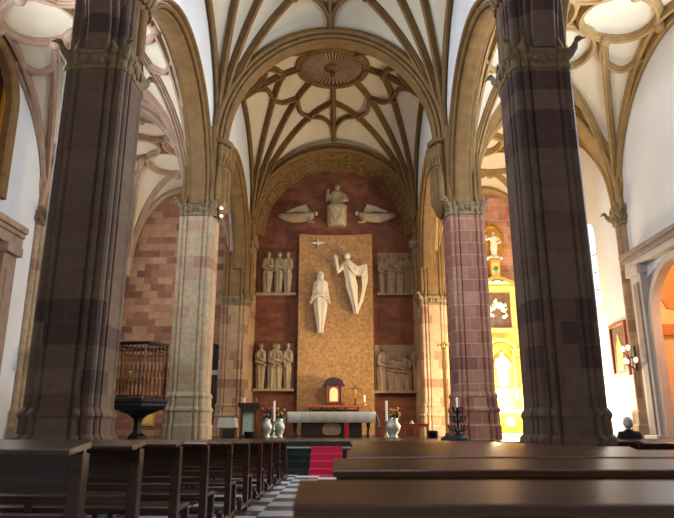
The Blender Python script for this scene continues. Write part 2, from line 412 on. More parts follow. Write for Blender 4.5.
# ------------------------------------------------------------------ walls with arched openings (plane x = const)
def arch_plate(mb, u0, u1, z0, z1, uc, r, zs, a0, a1, sill=None, axis='y', n=28):
    """plate between u0..u1, z0..z1, thickness a0..a1, with a round headed opening"""
    def P(u, a, z): return (a, u, z) if axis == 'y' else (u, a, z)
    def bx(ua, ub, za, zb):
        if ub-ua < 1e-4 or zb-za < 1e-4: return
        if axis == 'y': mb.box(a0, a1, ua, ub, za, zb)
        else: mb.box(ua, ub, a0, a1, za, zb)
    bx(u0, uc-r, z0, z1); bx(uc+r, u1, z0, z1)
    if sill is not None: bx(uc-r, uc+r, z0, sill)
    for k in range(n):
        t0, t1 = PI-PI*k/n, PI-PI*(k+1)/n
        q = [(uc+r*cos(t0), zs+r*sin(t0)), (uc+r*cos(t1), zs+r*sin(t1))]
        lo = [P(u, a, z) for a in (a0, a1) for u, z in q]
        hi = [P(u, a, z1) for a in (a0, a1) for u, z in q]
        mb.add(lo+hi, [(0, 1, 5, 4), (2, 6, 7, 3), (0, 2, 3, 1), (4, 5, 7, 6)])
    return mb

def arch_sweep(name, mat, plane, u_c, zs, rad_x, rad_z, at_, prof, parent=None, n=48, legs=0.0, t0=0.0, t1=PI):
    """moulding swept round an arch; prof = [(radial offset, along-thickness offset)]"""
    pts, N, B = [], [], []
    ts = [t0+(t1-t0)*k/n for k in range(n+1)]
    Bv = Vector((1, 0, 0)) if plane == 'y' else Vector((0, 1, 0))
    def P(u, z): return Vector((at_, u, z)) if plane == 'y' else Vector((u, at_, z))
    if legs: 
        pts.append(P(u_c+rad_x, zs-legs)); N.append(P(1, 0)-P(0, 0)); B.append(Bv)
    for t in ts:
        pts.append(P(u_c+rad_x*cos(t), zs+rad_z*sin(t)))
        nn = Vector((cos(t)*rad_z, sin(t)*rad_x)).normalized()
        N.append(P(nn.x, nn.y)-P(0, 0)); B.append(Bv)
    if legs:
        pts.append(P(u_c-rad_x, zs-legs)); N.append(P(-1, 0)-P(0, 0)); B.append(Bv)
    return MB().sweep(pts, N, B, prof, False).build(name, mat, parent)

def roll(cx, cy, r, a0, a1, n=5):
    return [(cx+r*cos(a0+(a1-a0)*k/(n-1)), cy+r*sin(a0+(a1-a0)*k/(n-1))) for k in range(n)]
def arch_profile(hw=0.40):
    h = [(0.0, -0.12)] + roll(0.07, -0.18, 0.06, PI*1.0, PI*1.55) + [(0.13, -0.18)] + roll(0.19, -0.29, 0.07, PI*1.0, PI*1.6) + [(0.26, -0.28)] + roll(0.34, -hw, 0.06, PI, PI*1.6) + [(0.42, -hw), (0.44, -hw+0.12)]
    return h + [(a, -b) for a, b in reversed(h)]

RA, ZA = 3.74, 8.5      # arcade intrados
for sg in (-1, 1):
    for i in range(3):
        yc = (YP[i]+YP[i+1])/2; x0, x1 = sg*XP-0.3, sg*XP+0.3
        mb = MB(); arch_plate(mb, YP[i], YP[i+1], 8.5, 17.6, yc, RA+0.25, ZA, x0, x1)
        struct(mb.build('wall_nave_%s_%d' % ('left' if sg < 0 else 'right', i+1), 'white'))
        mat = 'rib' if i else ('pier_l' if sg < 0 else 'pier_r')
        o = arch_sweep(trim(), mat, 'y', yc, ZA, RA, RA, sg*XP, arch_profile(), legs=0.03)
        struct(o)

# outer walls
def wall_box(mb, sg, y0, y1, z0, z1): mb.box(min(sg*XW, sg*(XW+0.5)), max(sg*XW, sg*(XW+0.5)), y0, y1, z0, z1)
CH = {1: (17.56, 1.7, 4.2), -1: (16.9, 2.0, 4.4)}
WN = {}
for sg in (-1, 1):
    a0, a1 = sorted((sg*XW, sg*(XW+0.5)))
    mb = MB(); yc, r, zs = CH[sg]
    # bay 1 window, bay 2 chapel arch, bay 3 window
    mb.box(a0, a1, -3.4, 12.0, 0, 14.4); ye = 15.3 if sg > 0 else 14.4; yw = 14.15 if sg > 0 else 13.2
    arch_plate(mb, 12.0, ye, 0, 14.4, yw, 0.95, 10.2, a0, a1, 6.6)
    if sg > 0:
        arch_plate(mb, 15.3, 20.7, 0, 14.4, yc, r, zs, a0, XW+0.14)
        arch_plate(mb, 20.7, 31.6, 0, 14.4, 23.6, 0.45, 8.4, a0, a1, 5.6)
    else:
        arch_plate(mb, 14.4, 20.7, 0, 14.4, 16.2, 1.75, 10.9, a0, a1, 7.9)
        arch_plate(mb, 20.7, 31.6, 0, 14.4, 26.0, 1.1, 10.2, a0, a1, 6.4)
    struct(mb.build('wall_right' if sg > 0 else 'wall_left', 'white'))
def wall_window(n, sg, yc, r, zs, sill, mat='glass', frame='mauve', bars=True):
    a = sg*(XW+0.3)
    t = struct(empty('window_%d' % n, (0, 0, 0)))
    g = MB(); poly = [(yc-r, sill), (yc+r, sill)]+[(yc+r*cos(PI*k/20), zs+r*sin(PI*k/20)) for k in range(21)]
    g.rings([[(x, y, z) for y, z in poly] for x in (a, a+0.03)], True, True, False).build('pane', mat, t)
    f = MB()
    if bars:
        for k in range(1, int((zs+r-sill)/0.7)): 
            zz = sill+0.7*k; w = r if zz < zs else sqrt(max(0, r*r-(zz-zs)**2))
            f.box(a-0.04, a+0.0, yc-w, yc+w, zz-0.02, zz+0.02)
        f.box(a-0.05, a, yc-0.04, yc+0.04, sill, zs+r)
        f.build('lead_bars', 'iron', t)
    return t
wall_window(1, -1, 13.2, 0.95, 10.2, 6.6); wall_window(2, 1, 14.15, 0.95, 10.2, 6.6)  # out-of-view windows, added to bring daylight into the aisles
wall_window(3, -1, 26.0, 1.1, 10.2, 6.4); wall_window(4, 1, 23.6, 0.45, 8.4, 5.6)  # left one is hidden and added for daylight; right slit is visible
w5 = wall_window(5, -1, 16.2, 1.75, 10.9, 7.9, 'stained')
o = arch_sweep('window_frame', 'rib', 'y', 16.2, 10.9, 1.75, 1.75, -XW, [(-0.25, 0.12), (-0.2, 0.2), (-0.02, 0.22), (0.15, 0.16), (0.2, -0.1), (-0.25, -0.1)], w5, legs=3.0)
g = MB()
for k in range(5):
    g.box(-XW-0.2, -XW-0.1, 14.7+0.75*k-0.06, 14.7+0.75*k+0.06, 7.9, 10.9+sqrt(max(0, 1.75**2-(14.7+0.75*k-16.2)**2)))
g.build('gilded_mullions', 'gold', w5)
for n_, sg in ((7, -1), (8, 1)):      # added clerestory windows, out of view, backing the nave fill lights
    t = struct(empty('window_%d' % n_, (0, 0, 0))); xa, xb = sorted((sg*(XP-0.33), sg*(XP-0.29)))
    MB().box(xa, xb, 13.2, 15.2, 13.0, 13.75).build('pane', 'glass', t)
    f = MB(); xa, xb = sorted((sg*(XP-0.38), sg*(XP-0.29)))
    for y0, y1, z0, z1 in ((13.1, 15.3, 12.9, 13.0), (13.1, 15.3, 13.75, 13.85), (13.1, 13.2, 13.0, 13.75), (15.2, 15.3, 13.0, 13.75), (14.17, 14.23, 13.0, 13.75)): f.box(xa, xb, y0, y1, z0, z1)
    f.build('frame', 'rib', t)
# west wall with large window behind the camera
mb = MB(); arch_plate(mb, -XW-0.5, XW+0.5, 0, 18, 0, 2.0, 10.5, -3.9, -3.4, 6.0, 'x'); struct(mb.build('wall_west', 'white'))
t = struct(empty('window_6', (0, 0, 0)))
poly = [(-2, 6.0), (2, 6.0)]+[(2*cos(PI*k/20), 10.5+2*sin(PI*k/20)) for k in range(21)]
MB().rings([[(x, y, z) for x, z in poly] for y in (-3.7, -3.67)], True, True, False).build('pane', 'glass', t)

# aisle end walls
mb = MB(); arch_plate(mb, -XW, -4.95, 0, 14.4, -5.79, 0.78, 4.2, 29.5, 30.0, None, 'x'); mb.box(-4.96, -4.2, 29.5, 30, 0, 14.4); struct(mb.build('wall_aisle_end_left', 'brick_left'))
struct(MB().box(4.2, XW, 29.5, 30.0, 0, 14.4).build('wall_aisle_end_right', 'brick_right'))
# room behind the left doorway
mb = MB(); mb.box(-7.2, -4.9, 32.2, 32.4, ZP, 5.6); mb.box(-7.3, -7.2, 30, 32.4, ZP, 5.6); mb.box(-4.9, -4.8, 30, 32.4, ZP, 5.6); mb.box(-7.3, -4.8, 30, 32.4, 5.6, 5.7); mb.box(-7.3, -4.8, 30, 32.4, ZP-0.1, ZP)
struct(mb.build('wall_vestry', 'chapel'))
dd = struct(empty('door_1', (0, 0, 0)))
MB().box(-6.57, -5.01, 29.62, 29.8, 3.5, 3.72).build('lintel', 'mauvel', dd)
f = MB()
for k in range(7):
    a = PI*(k+1)/8; f.tube([(-5.79, 29.7, 3.75), (-5.79+0.76*cos(a), 29.7, 4.2+0.76*sin(a))], 0.025, 6)
f.build('fanlight_grille', 'iron', dd)
MB().box(-6.54, -5.4, 29.75, 29.83, ZP, 3.5).build('door_leaf', 'wood_dk', dd, bevel=0.01)
poly = [(-6.57, 3.72), (-5.01, 3.72)]+[(-5.79+0.78*cos(PI*k/16), 4.2+0.78*sin(PI*k/16)) for k in range(17)]
MB().rings([[(x, y, z) for x, z in poly] for y in (29.85, 29.88)], True, True, False).build('fanlight', 'dkpaint', dd)

# ------------------------------------------------------------------ chancel wall and its coffered arch
RB, RF, ZB, YB, YF = 3.72, 4.15, 10.75, 31.2, 29.85
struct(MB().box(-5.2, 5.2, YB, YB+0.4, 0, 15.6).build('wall_back', 'brick_back'))
ar = struct(empty(trim(), (0, 0, 0)))
mb = MB(); n = 51; ts = [PI*k/n for k in range(n+1)]
def AR(t, f, off=0.0):
    r = RF+(RB-RF)*f+off; return Vector((r*cos(t), YF+(YB-YF)*f, ZB+r*sin(t)))
mb.rings([[AR(t, 0, 0), AR(t, 1, 0), AR(t, 1, 0.35), AR(t, 0, 0.35)] for t in ts], True, True, False).build('soffit', 'rib', ar)
for (fa, fb) in ((0.0, 0.1), (0.44, 0.5), (0.9, 1.0)):
    MB().rings([[AR(t, fa, -0.07), AR(t, fb, -0.07), AR(t, fb, 0.05), AR(t, fa, 0.05)] for t in ts], True, True, False).build('moulding', 'rib', ar)
cs = MB(); rs = MB()
for k in range(18):
    t = PI*k/17; d = 0.012
    cs.rings([[AR(t+dd_, f, -0.06) for f in (0.1, 0.9)]+[AR(t+dd_, f, 0.03) for f in (0.9, 0.1)] for dd_ in (-d, d)], True, True, False)
    if k < 17:
        for ff in (0.27, 0.7): rs.ell(AR(t+PI/34, ff, -0.02), (0.13, 0.13, 0.07), 8)
cs.build('coffer_bars', 'rib', ar); rs.build('rosettes', 'cap', ar)
sp = MB(); prev = None
for k in range(28):      # spandrel above the arch
    t0, t1 = PI-PI*k/28, PI-PI*(k+1)/28
    q = [(RF+0.3)*1.0]
    P0 = [((RF)*cos(t), ZB+RF*sin(t)) for t in (t0, t1)]
    lo = [(x, yy, z) for yy in (YF, YF+0.3) for x, z in P0]; hi = [(x, yy, 17.4) for yy in (YF, YF+0.3) for x, z in P0]
    sp.add(lo+hi, [(0, 1, 5, 4), (2, 6, 7, 3), (0, 2, 3, 1), (4, 5, 7, 6)])
sp.box(-5.2, -RF, YF, YF+0.3, ZB, 17.4); sp.box(RF, 5.2, YF, YF+0.3, ZB, 17.4)
struct(sp.build('wall_chancel_arch', 'plaster'))
struct(arch_sweep(trim(), 'rib', 'x', 0, ZB, RF, RF, YF-0.1, [(-0.02, 0.12)]+roll(0.08, -0.06, 0.1, PI, PI*1.7)+[(0.2, -0.02)]+roll(0.32, -0.06, 0.08, PI, PI*1.8)+[(0.42, 0.0), (0.42, 0.12)]))
for sg in (-1, 1):
    j = MB()
    j.rings([[(sg*RF, YF, z), (sg*3.98, YB, z), (sg*4.6, YB, z), (sg*4.6, YF, z)] for z in (ZP, ZB)], True, True, False)
    struct(j.build(trim(), 'pier_c'))
    t = struct(empty(trim(), (sg*4.05, YF-0.12, 0)))
    for k, (dx, dy) in enumerate(((0.0, -0.1), (0.22*sg, -0.22), (-0.02*sg, 0.14))):
        MB().tube([(dx, dy, 7.1), (dx, dy, ZB+0.1)], 0.12, 10).build('vault_shaft', 'rib', t)
    c = MB().lathe([(0.05, 9.2), (0.2, 9.35), (0.3, 9.7), (0.42, 9.85), (0.42, 9.97), (0.3, 10.0)], (0.06*sg, -0.05, 0), 14); 
    for k in range(10): c.ell((0.06*sg+0.33*cos(k*PI/5), -0.05+0.33*sin(k*PI/5), 9.7), (0.08, 0.08, 0.1), 6)
    c.build('corbel_capital', 'cap', t)
    struct(MB().box(sg*4.72-0.5, sg*4.72+0.5, YF-0.6, YF+0.2, 7.1, 11.5).build(trim(), 'rib'))
    # wall of bay three beyond the chancel piers, white
# ------------------------------------------------------------------ vaults
RIBP = [(-0.05, -0.13), (0.08, -0.13), (0.10, -0.09), (0.15, -0.10), (0.19, -0.055), (0.27, -0.05), (0.27, 0.05), (0.19, 0.055), (0.15, 0.10), (0.10, 0.09), (0.08, 0.13), (-0.05, 0.13)]
class Vault:
    def __init__(s, xc, yc, ax, ay, z0, H, dome): s.xc, s.yc, s.ax, s.ay, s.z0, s.H, s.dome = xc, yc, ax, ay, z0, H, dome
    def z(s, u, v):
        d = min(1.0, hypot(1-min(1, abs(u)), 1-min(1, abs(v))))
        return s.z0 + s.H*sqrt(max(0, 1-(1-d)**2)) + s.dome*(1-u*u)*(1-v*v)
    def p(s, u, v): return Vector((s.xc+u*s.ax, s.yc+v*s.ay, s.z(u, v)))
    def nrm(s, u, v):
        e = 1e-3; u = max(-1+2*e, min(1-2*e, u)); v = max(-1+2*e, min(1-2*e, v))
        a = s.p(u+e, v)-s.p(u-e, v); b = s.p(u, v+e)-s.p(u, v-e)
        n = b.cross(a).normalized()
        return n if n.z < 0 else -n
    def web(s, parent, mat, n=44):
        g = [-cos(PI*k/n) for k in range(n+1)]
        vs = [s.p(u, v) for v in g for u in g]; m = n+1
        mb = MB().add(vs, [(j*m+i, j*m+i+1, (j+1)*m+i+1, (j+1)*m+i) for j in range(n) for i in range(n)], True)
        top = [p+Vector((0, 0, 0.2)) for p in vs]
        mb.add(top, [(j*m+i, (j+1)*m+i, (j+1)*m+i+1, j*m+i+1) for j in range(n) for i in range(n)], True)
        o = MBbuild_nonormals(mb, 'web', mat, parent); return o
    def rib(s, uv, parent, mat, scale=1.0, n=24, corner=False, name='rib'):
        P, N, B = [], [], []
        # resample (Catmull-Rom for many points)
        def ev(t):
            if len(uv) == 2:
                return [uv[0][i]+(uv[1][i]-uv[0][i])*t for i in (0, 1)]
            f = t*(len(uv)-1); k = min(int(f), len(uv)-2); q = f-k
            p0, p1, p2, p3 = uv[max(k-1, 0)], uv[k], uv[k+1], uv[min(k+2, len(uv)-1)]
            return [0.5*((2*p1[i])+(-p0[i]+p2[i])*q+(2*p0[i]-5*p1[i]+4*p2[i]-p3[i])*q*q+(-p0[i]+3*p1[i]-3*p2[i]+p3[i])*q**3) for i in (0, 1)]
        ts = [(k/n)**2 if corner else k/n for k in range(n+1)]
        if corner: ts = [0.002+0.998*t for t in ts]
        uvs = [ev(t) for t in ts]; pts = [s.p(*q) for q in uvs]
        for k in range(n+1):
            T = (pts[min(k+1, n)]-pts[max(k-1, 0)]).normalized()
            nn = s.nrm(*uvs[k]); nn = (nn-T*nn.dot(T)).normalized()
            N.append(nn); B.append(T.cross(nn))
        return MB().sweep(pts, N, B, [(a*scale, b*scale) for a, b in RIBP], False).build(name, mat, parent)
    def boss(s, u, v, parent, mat, r=0.2):
        p = s.p(u, v)
        return MB().lathe([(r*0.3, -0.36), (r*0.8, -0.33), (r, -0.24), (r, -0.1), (r*0.8, 0.0)], p, 12).build('boss', mat, parent)
def MBbuild_nonormals(mb, name, mat, parent):
    me = bpy.data.meshes.new(name); me.from_pydata([tuple(p) for p in mb.v], [], mb.f)
    me.polygons.foreach_set('use_smooth', mb.sm); me.materials.append(M[mat]); me.update()
    o = bpy.data.objects.new(name, me); C.objects.link(o); o.parent = parent; return o

NAX = 4.15
for bi, (y0, y1) in enumerate(((YP[0], YP[1]), (YP[1], YP[2]), (YP[2], YF+0.05))):
    c = struct(empty('ceiling_nave_%d' % (bi+1), (0, 0, 0)))
    V = Vault(0, (y0+y1)/2, NAX, (y1-y0)/2, 10.9, 4.6, 1.75)
    V.web(c, 'plaster')
    if bi == 0: continue
    dr = 1.5
    for su in (-1, 1):
        for sv in (-1, 1):
            k = dr/hypot(V.ax, V.ay)
            V.rib([(su, sv), (su*k, sv*k)], c, 'rib', corner=True)
            V.rib([(su, sv), (0, sv*0.56)], c, 'rib', corner=True)
            V.rib([(su, sv), (su*0.56, 0)], c, 'rib', corner=True)
            cur = [(0.0, 0.92), (0.035, 0.83), (0.14, 0.74), (0.30, 0.685), (0.40, 0.60), (0.43, 0.44)]
            V.rib([(su*a, sv*b) for a, b in cur], c, 'rib', 0.9)
            V.rib([(su*b, sv*a) for a, b in cur], c, 'rib', 0.9)
            V.boss(su*0.30, sv*0.685, c, 'rib', 0.11); V.boss(su*0.685, sv*0.30, c, 'rib', 0.11)
    for sg in (-1, 1):
        V.rib([(0, sg*dr/V.ay), (0, sg*0.98)], c, 'rib'); V.rib([(sg*dr/V.ax, 0), (sg*0.98, 0)], c, 'rib')
        V.boss(0, sg*0.56, c, 'rib'); V.boss(sg*0.56, 0, c, 'rib')
        V.rib([(sg*0.985, -0.99), (sg*0.985, 0), (sg*0.985, 0.99)], c, 'rib', 0.8, n=40, name='wall_rib')
    zc = V.z(0, 0)-0.42
    R = MB().lathe([(1.68, zc+0.3), (1.70, zc+0.1), (1.66, zc+0.0), (1.60, zc-0.02), (1.56, zc+0.04), (1.50, zc+0.03), (1.46, zc-0.04), (1.41, zc-0.03), (1.38, zc+0.05), (1.36, zc+0.3)], (0, V.yc, 0), 56, cap=False); R.build('disc_ring', 'rib', c)
    fl = MB()
    fl.lathe([(1.4, zc+0.2), (0.3, zc+0.16)], (0, V.yc, 0), 56, cap=False)
    fl.build('disc_field', 'rib', c)
    fl = MB()
    for k in range(44):
        a = 2*PI*k/44
        fl.tube([(0.4*cos(a), V.yc+0.4*sin(a), zc+0.1), (1.36*cos(a), V.yc+1.36*sin(a), zc+0.13)], [0.018, 0.06], 6)
    fl.build('disc_flutes', 'rib_l', c)
    MB().lathe([(0.02, zc-0.35), (0.1, zc-0.34), (0.12, zc-0.2), (0.08, zc-0.12), (0.24, zc-0.04), (0.36, zc+0.02), (0.4, zc+0.1), (0.36, zc+0.2)], (0, V.yc, 0), 20).build('pendant_boss', 'rib', c)
# nave transverse arches
for i in (1, 2):
    pf = [(0.0, -0.12)]+roll(0.06, -0.2, 0.07, PI*0.9, PI*1.6)+[(0.13, -0.22)]+roll(0.18, -0.30, 0.07, PI, PI*1.6)+[(0.25, -0.28)]+roll(0.33, -0.40, 0.08, PI, PI*1.6)+[(0.46, -0.42), (0.5, -0.40)]
    pf = pf+[(a, -b) for a, b in reversed(pf)]
    struct(arch_sweep(trim(), 'rib', 'x', 0, 10.95, 3.72, 4.1, YP[i], pf, legs=0.2))

# aisle vaults
for sg in (-1, 1):
    rm = 'rib_l' if sg < 0 else 'rib_r'
    for bi in range(3):
        y0, y1 = YP[bi], (YP[bi+1] if bi < 2 else 29.5)
        c = struct(empty('ceiling_aisle_%s_%d' % ('left' if sg < 0 else 'right', bi+1), (0, 0, 0)))
        xa, xb = 4.85, XW
        V = Vault(sg*(xa+xb)/2, (y0+y1)/2, (xb-xa)/2, (y1-y0)/2, 8.2, 4.5, 0.45)
        V.web(c, 'plaster')
        if bi == 0: continue
        R = 1.08
        for (cu, cv) in ((0.46, 0), (-0.46, 0), (0, 0.38), (0, -0.38)):
            ring_uv = [(cu+R*cos(2*PI*k/28)/V.ax, cv+R*sin(2*PI*k/28)/V.ay) for k in range(29)]
            V.rib(ring_uv, c, rm, 0.9, n=56, name='ring_rib')
        for su in (-1, 1):
            for sv in (-1, 1):
                V.rib([(su, sv), (su*0.46, sv*R/V.ay)], c, rm, 0.9, corner=True)
                V.rib([(su, sv), (su*0.46+su*R/V.ax, 0.0)], c, rm, 0.9, corner=True)
                V.rib([(su, sv), (0, sv*(0.38+R/V.ay))], c, rm, 0.9, corner=True)
                V.boss(su*0.46, sv*R/V.ay, c, rm, 0.17)
                cur = [(su*0.46, sv*R/V.ay), (su*0.55, sv*0.42), (su*0.8, sv*0.45), (su*0.97, sv*0.3)]
                V.rib(cur, c, rm, 0.8)
            V.boss(su*0.9, 0, c, rm, 0.17); V.boss(0, su*0.64, c, rm, 0.17)
        V.rib([(0.985*sg, -0.99), (0.985*sg, 0), (0.985*sg, 0.99)], c, rm, 0.9, n=40, name='wall_rib')
        V.rib([(-0.985*sg, -0.99), (-0.985*sg, 0), (-0.985*sg, 0.99)], c, rm, 0.9, n=40, name='wall_rib')
    for i in (1, 2):
        pf = [(0.0, -0.2)]+roll(0.08, -0.28, 0.08, PI, PI*1.6)+[(0.2, -0.3)]+roll(0.3, -0.4, 0.08, PI, PI*1.6)+[(0.5, -0.4)]
        pf = pf+[(a, -b) for a, b in reversed(pf)]
        struct(arch_sweep(trim(), rm, 'x', sg*7.5, 8.3, 2.42, 4.0, YP[i], pf, legs=0.1))
    struct(arch_sweep(trim(), rm, 'x', sg*7.5, 8.3, 2.42, 4.15, 29.4, [(0.0, 0.1), (0.0, -0.1), (0.1, -0.2), (0.25, -0.18), (0.3, 0.1)], legs=0.1))
# wall responds
def respond(sg, y, z0, mat, label):
    t = empty('wall_shaft', (sg*(XW+(0.16 if sg > 0 else -0.02)), y, z0), label, 'pillar', 'wall shafts'); h = ZC-z0-0.2
    for nm, z, zz, k in (('base', 0, 0.9, 1.25), ('shaft', 0.9, h, 1.0)):
        mb = MB()
        if nm == 'base':
            mb.rings([[(-sg*a*s, b*s, q) for a, b in ((0, -0.42), (0.25, -0.42), (0.46, -0.2), (0.46, 0.2), (0.25, 0.42), (0, 0.42))] for q, s in ((0, 1.2), (0.4, 1.2), (0.46, 1.1), (0.8, 1.1), (0.9, 1.0))], True, True, False)
        else:
            for dx, dy, r in ((0.05, -0.28, 0.11), (0.18, -0.17, 0.12), (0.26, 0, 0.15), (0.18, 0.17, 0.12), (0.05, 0.28, 0.11)):
                mb.tube([(-sg*dx, dy, z), (-sg*dx, dy, zz)], r, 12)
        mb.build(nm, mat, t)
    cb = MB().rings([[(-sg*a*s, b*s, q) for a, b in ((0, -0.4), (0.25, -0.36), (0.42, -0.16), (0.42, 0.16), (0.25, 0.36), (0, 0.4))] for q, s in ((h-0.08, 0.95), (h-0.04, 1.05), (h, 1.0), (h+0.3, 1.15), (h+0.36, 1.2), (h+0.42, 1.15))], True, True, False)
    for k in range(9):
        a = -PI/2+PI*k/8; cb.ell((-sg*0.42*cos(a), 0.42*sin(a), h+0.16), (0.09, 0.09, 0.11), 8)
    cb.build('capital', 'cap', t)
    for a in (-PI/4, PI/4):
        aa = a if sg < 0 else PI-a
        bb = MB(); beast(bb, (0.45*cos(aa), 0.45*sin(aa), h+0.3), aa, 0.95); bb.build('carved_beast', 'cap', t)
    up = MB()
    for dx, dy, r in ((0.05, -0.25, 0.1), (0.18, -0.12, 0.11), (0.2, 0.08, 0.12), (0.05, 0.25, 0.1)):
        up.tube([(-sg*dx, dy, h+0.42), (-sg*dx, dy, h+1.6)], r, 10)
    up.build('springer', 'rib_l' if sg < 0 else 'rib_r', t)
respond(1, YP[2], ZP, 'pier_c', 'slim red banded wall shaft by the hanging painting on the right wall')
respond(-1, YP[2], ZP, 'pier_l2', 'slim pale wall shaft on the white left wall beside the big dark pier')

# ------------------------------------------------------------------ side chapel on the right
yc, r, zs = CH[1]
mb = MB(); mb.box(12.6, 12.8, 15.3, 20.6, 0, 8); mb.box(10.24, 12.8, 15.3, 15.5, 0, 8); mb.box(10.24, 12.8, 20.4, 20.6, 0, 8); mb.box(10.24, 12.8, 15.3, 20.6, 7.6, 7.8)
struct(mb.build('wall_chapel', 'chapel'))
t = struct(empty(trim(), (0, 0, 0)))      # painted cornice and cartouche in the chapel
MB().box(12.45, 12.62, 15.5, 20.4, 4.0, 4.35).box(10.24, 12.6, 20.25, 20.42, 4.0, 4.35).build('cornice', 'chapeld', t)
k_ = [(0.0, -1.0), (0.5, -0.95), (0.62, -0.7), (0.75, -0.55), (0.75, 0.55), (0.62, 0.7), (0.5, 0.95), (0, 1.0)]
oct_ = k_+[(-a, b) for a, b in reversed(k_[1:-1])]
MB().rings([[(12.55, 17.9+a*0.8, 5.6+b*0.85) for a, b in oct_], [(12.6, 17.9+a*0.8, 5.6+b*0.85) for a, b in oct_]], True, True, False).build('cartouche', 'chapeld', t)
MB().rings([[(12.52, 17.9+a*0.7, 5.6+b*0.75) for a, b in oct_], [(12.56, 17.9+a*0.7, 5.6+b*0.75) for a, b in oct_]], True, True, False).build('cartouche_field', 'chapel', t)
MB().rings([[(11.42+a*0.72, 20.35, 5.65+b*0.8) for a, b in oct_], [(11.42+a*0.72, 20.4, 5.65+b*0.8) for a, b in oct_]], True, True, False).build('cartouche', 'chapeld', t)
# frame of the chapel arch
fr = struct(empty(trim(), (0, 0, 0)))
for y0 in (yc-r-0.95, yc+r+0.2):
    MB().box(XW-0.22, XW+0.02, y0, y0+0.7, 0.5, 6.1).build('pilaster', 'mauvel', fr, bevel=0.02)
    MB().box(XW-0.26, XW, y0+0.16, y0+0.5, 0.9, 5.6).build('pilaster_panel', 'mauve', fr, bevel=0.02)
    MB().box(XW-0.36, XW+0.02, y0-0.08, y0+0.78, 0.0, 0.9).build('pedestal', 'mauvel', fr, bevel=0.03)
    MB().box(XW-0.34, XW+0.02, y0-0.08, y0+0.78, 5.85, 6.15).build('capital', 'mauvel', fr, bevel=0.03)
for z0, z1, d, m_ in ((6.15, 6.35, 0.28, 'mauvel'), (6.35, 6.5, 0.36, 'mauve'), (6.5, 6.62, 0.46, 'mauve')):
    MB().box(XW-d, XW+0.02, yc-r-1.1, yc+r+1.05, z0, z1).build('entablature', m_, fr, bevel=0.02)
struct_ar = arch_sweep('archivolt', 'mauvel', 'y', yc, zs, r, r, XW, [(-0.03, -0.14), (0.18, -0.14), (0.2, -0.08), (0.2, 0.1), (-0.03, 0.14)], fr, legs=4.2)
for sgn in (-1, 1):      # recessed spandrel panels
    ptsp = [(yc+sgn*(r+0.12), 5.7), (yc+sgn*(r+0.12), zs+0.7)]+[(yc+sgn*(r+0.34)*cos(a), zs+(r+0.34)*sin(a)) for a in [0.25+0.13*k for k in range(7)]]+[(yc+sgn*0.75, 5.98)]
    MB().rings([[(x, y, z) for y, z in ptsp] for x in (XW-0.05, XW)], True, True, False).build('spandrel_panel', 'mauve', fr)
# altar frame on the left wall
fl_ = empty('wall_altar', (-XW, 16.2, 0), 'pale pilastered altar surround with heavy cornice on the left wall', 'altar surround')
for y0 in (-2.9, 2.05):
    MB().box(-0.02, 0.25, y0, y0+0.75, 0.9, 6.3).build('pilaster', 'pier_l2', fl_, bevel=0.02)
    MB().box(-0.02, 0.3, y0+0.18, y0+0.57, 1.3, 5.8).build('pilaster_panel', 'rib_l', fl_, bevel=0.02)
    MB().box(-0.02, 0.4, y0-0.08, y0+0.83, 0, 0.9).build('pedestal', 'pier_l2', fl_, bevel=0.03)
    MB().box(-0.02, 0.4, y0-0.08, y0+0.83, 6.3, 6.6).build('capital', 'rib_l', fl_, bevel=0.03)
for z0, z1, d in ((6.6, 6.95, 0.28), (6.95, 7.1, 0.34), (7.1, 7.3, 0.42)):
    MB().box(-0.02, d, -3.1, 3.0, z0, z1).build('entablature', 'rib_l', fl_, bevel=0.02)
MB().box(-0.01, 0.08, -2.1, 2.0, 1.0, 6.4).build('painted_panel', 'dkpaint', fl_)

# ------------------------------------------------------------------ altar wall: panel, statues, reliefs
YW = YB
def slabcurve():
    mb = MB(); rr = []
    for k in range(17):
        u = -1+2*k/16; x = 0.08+1.86*u; yb = YW-0.16-0.22*u*u; 
        rr.append([(x, yb, ZP+0.02), (x, yb, 10.75), (x, yb+0.14, 10.75), (x, yb+0.14, ZP+0.02)])
    return mb.rings(rr, True, True, False)
o = slabcurve().build('reredos', 'panel'); tag(o, 'tall concave golden travertine panel behind the altar on red brick', 'reredos')

def robe(mb, c, H, w, d, folds=9, amp=0.07, lean=(0, 0), waist=0.62, foot=0.55, seed=0, rot=0.0, nn=40):
    """one robed standing body, front towards -y"""
    rnd = random.Random(seed); ph = rnd.random()*6; c = Vector(c)
    prof = [(0.0, foot), (0.06, foot*0.95), (0.3, 0.75*(foot+waist)/1.2), (0.45, 0.88), (0.58, waist+0.12), (0.66, waist+0.2), (0.74, 0.95), (0.80, 0.98), (0.84, 0.82), (0.865, 0.42), (0.885, 0.26)]
    rr = []
    for z, s in prof:
        k = max(0, 1-z/0.8); ring_ = []
        for j in range(nn):
            a = 2*PI*j/nn
            f = 1+amp*(0.35+k)*sin(folds*a+ph+z*3)
            p = Vector((w/2*s*cos(a)*f, d/2*(0.5+0.5*s)*sin(a)*f, 0)); p.rotate(Matrix.Rotation(rot, 3, 'Z'))
            ring_.append(c+p+Vector((lean[0]*z*H, lean[1]*z*H, z*H)))
        rr.append(ring_)
    mb.rings(rr)
    return c+Vector((lean[0]*0.94*H, lean[1]*0.94*H, 0.94*H))
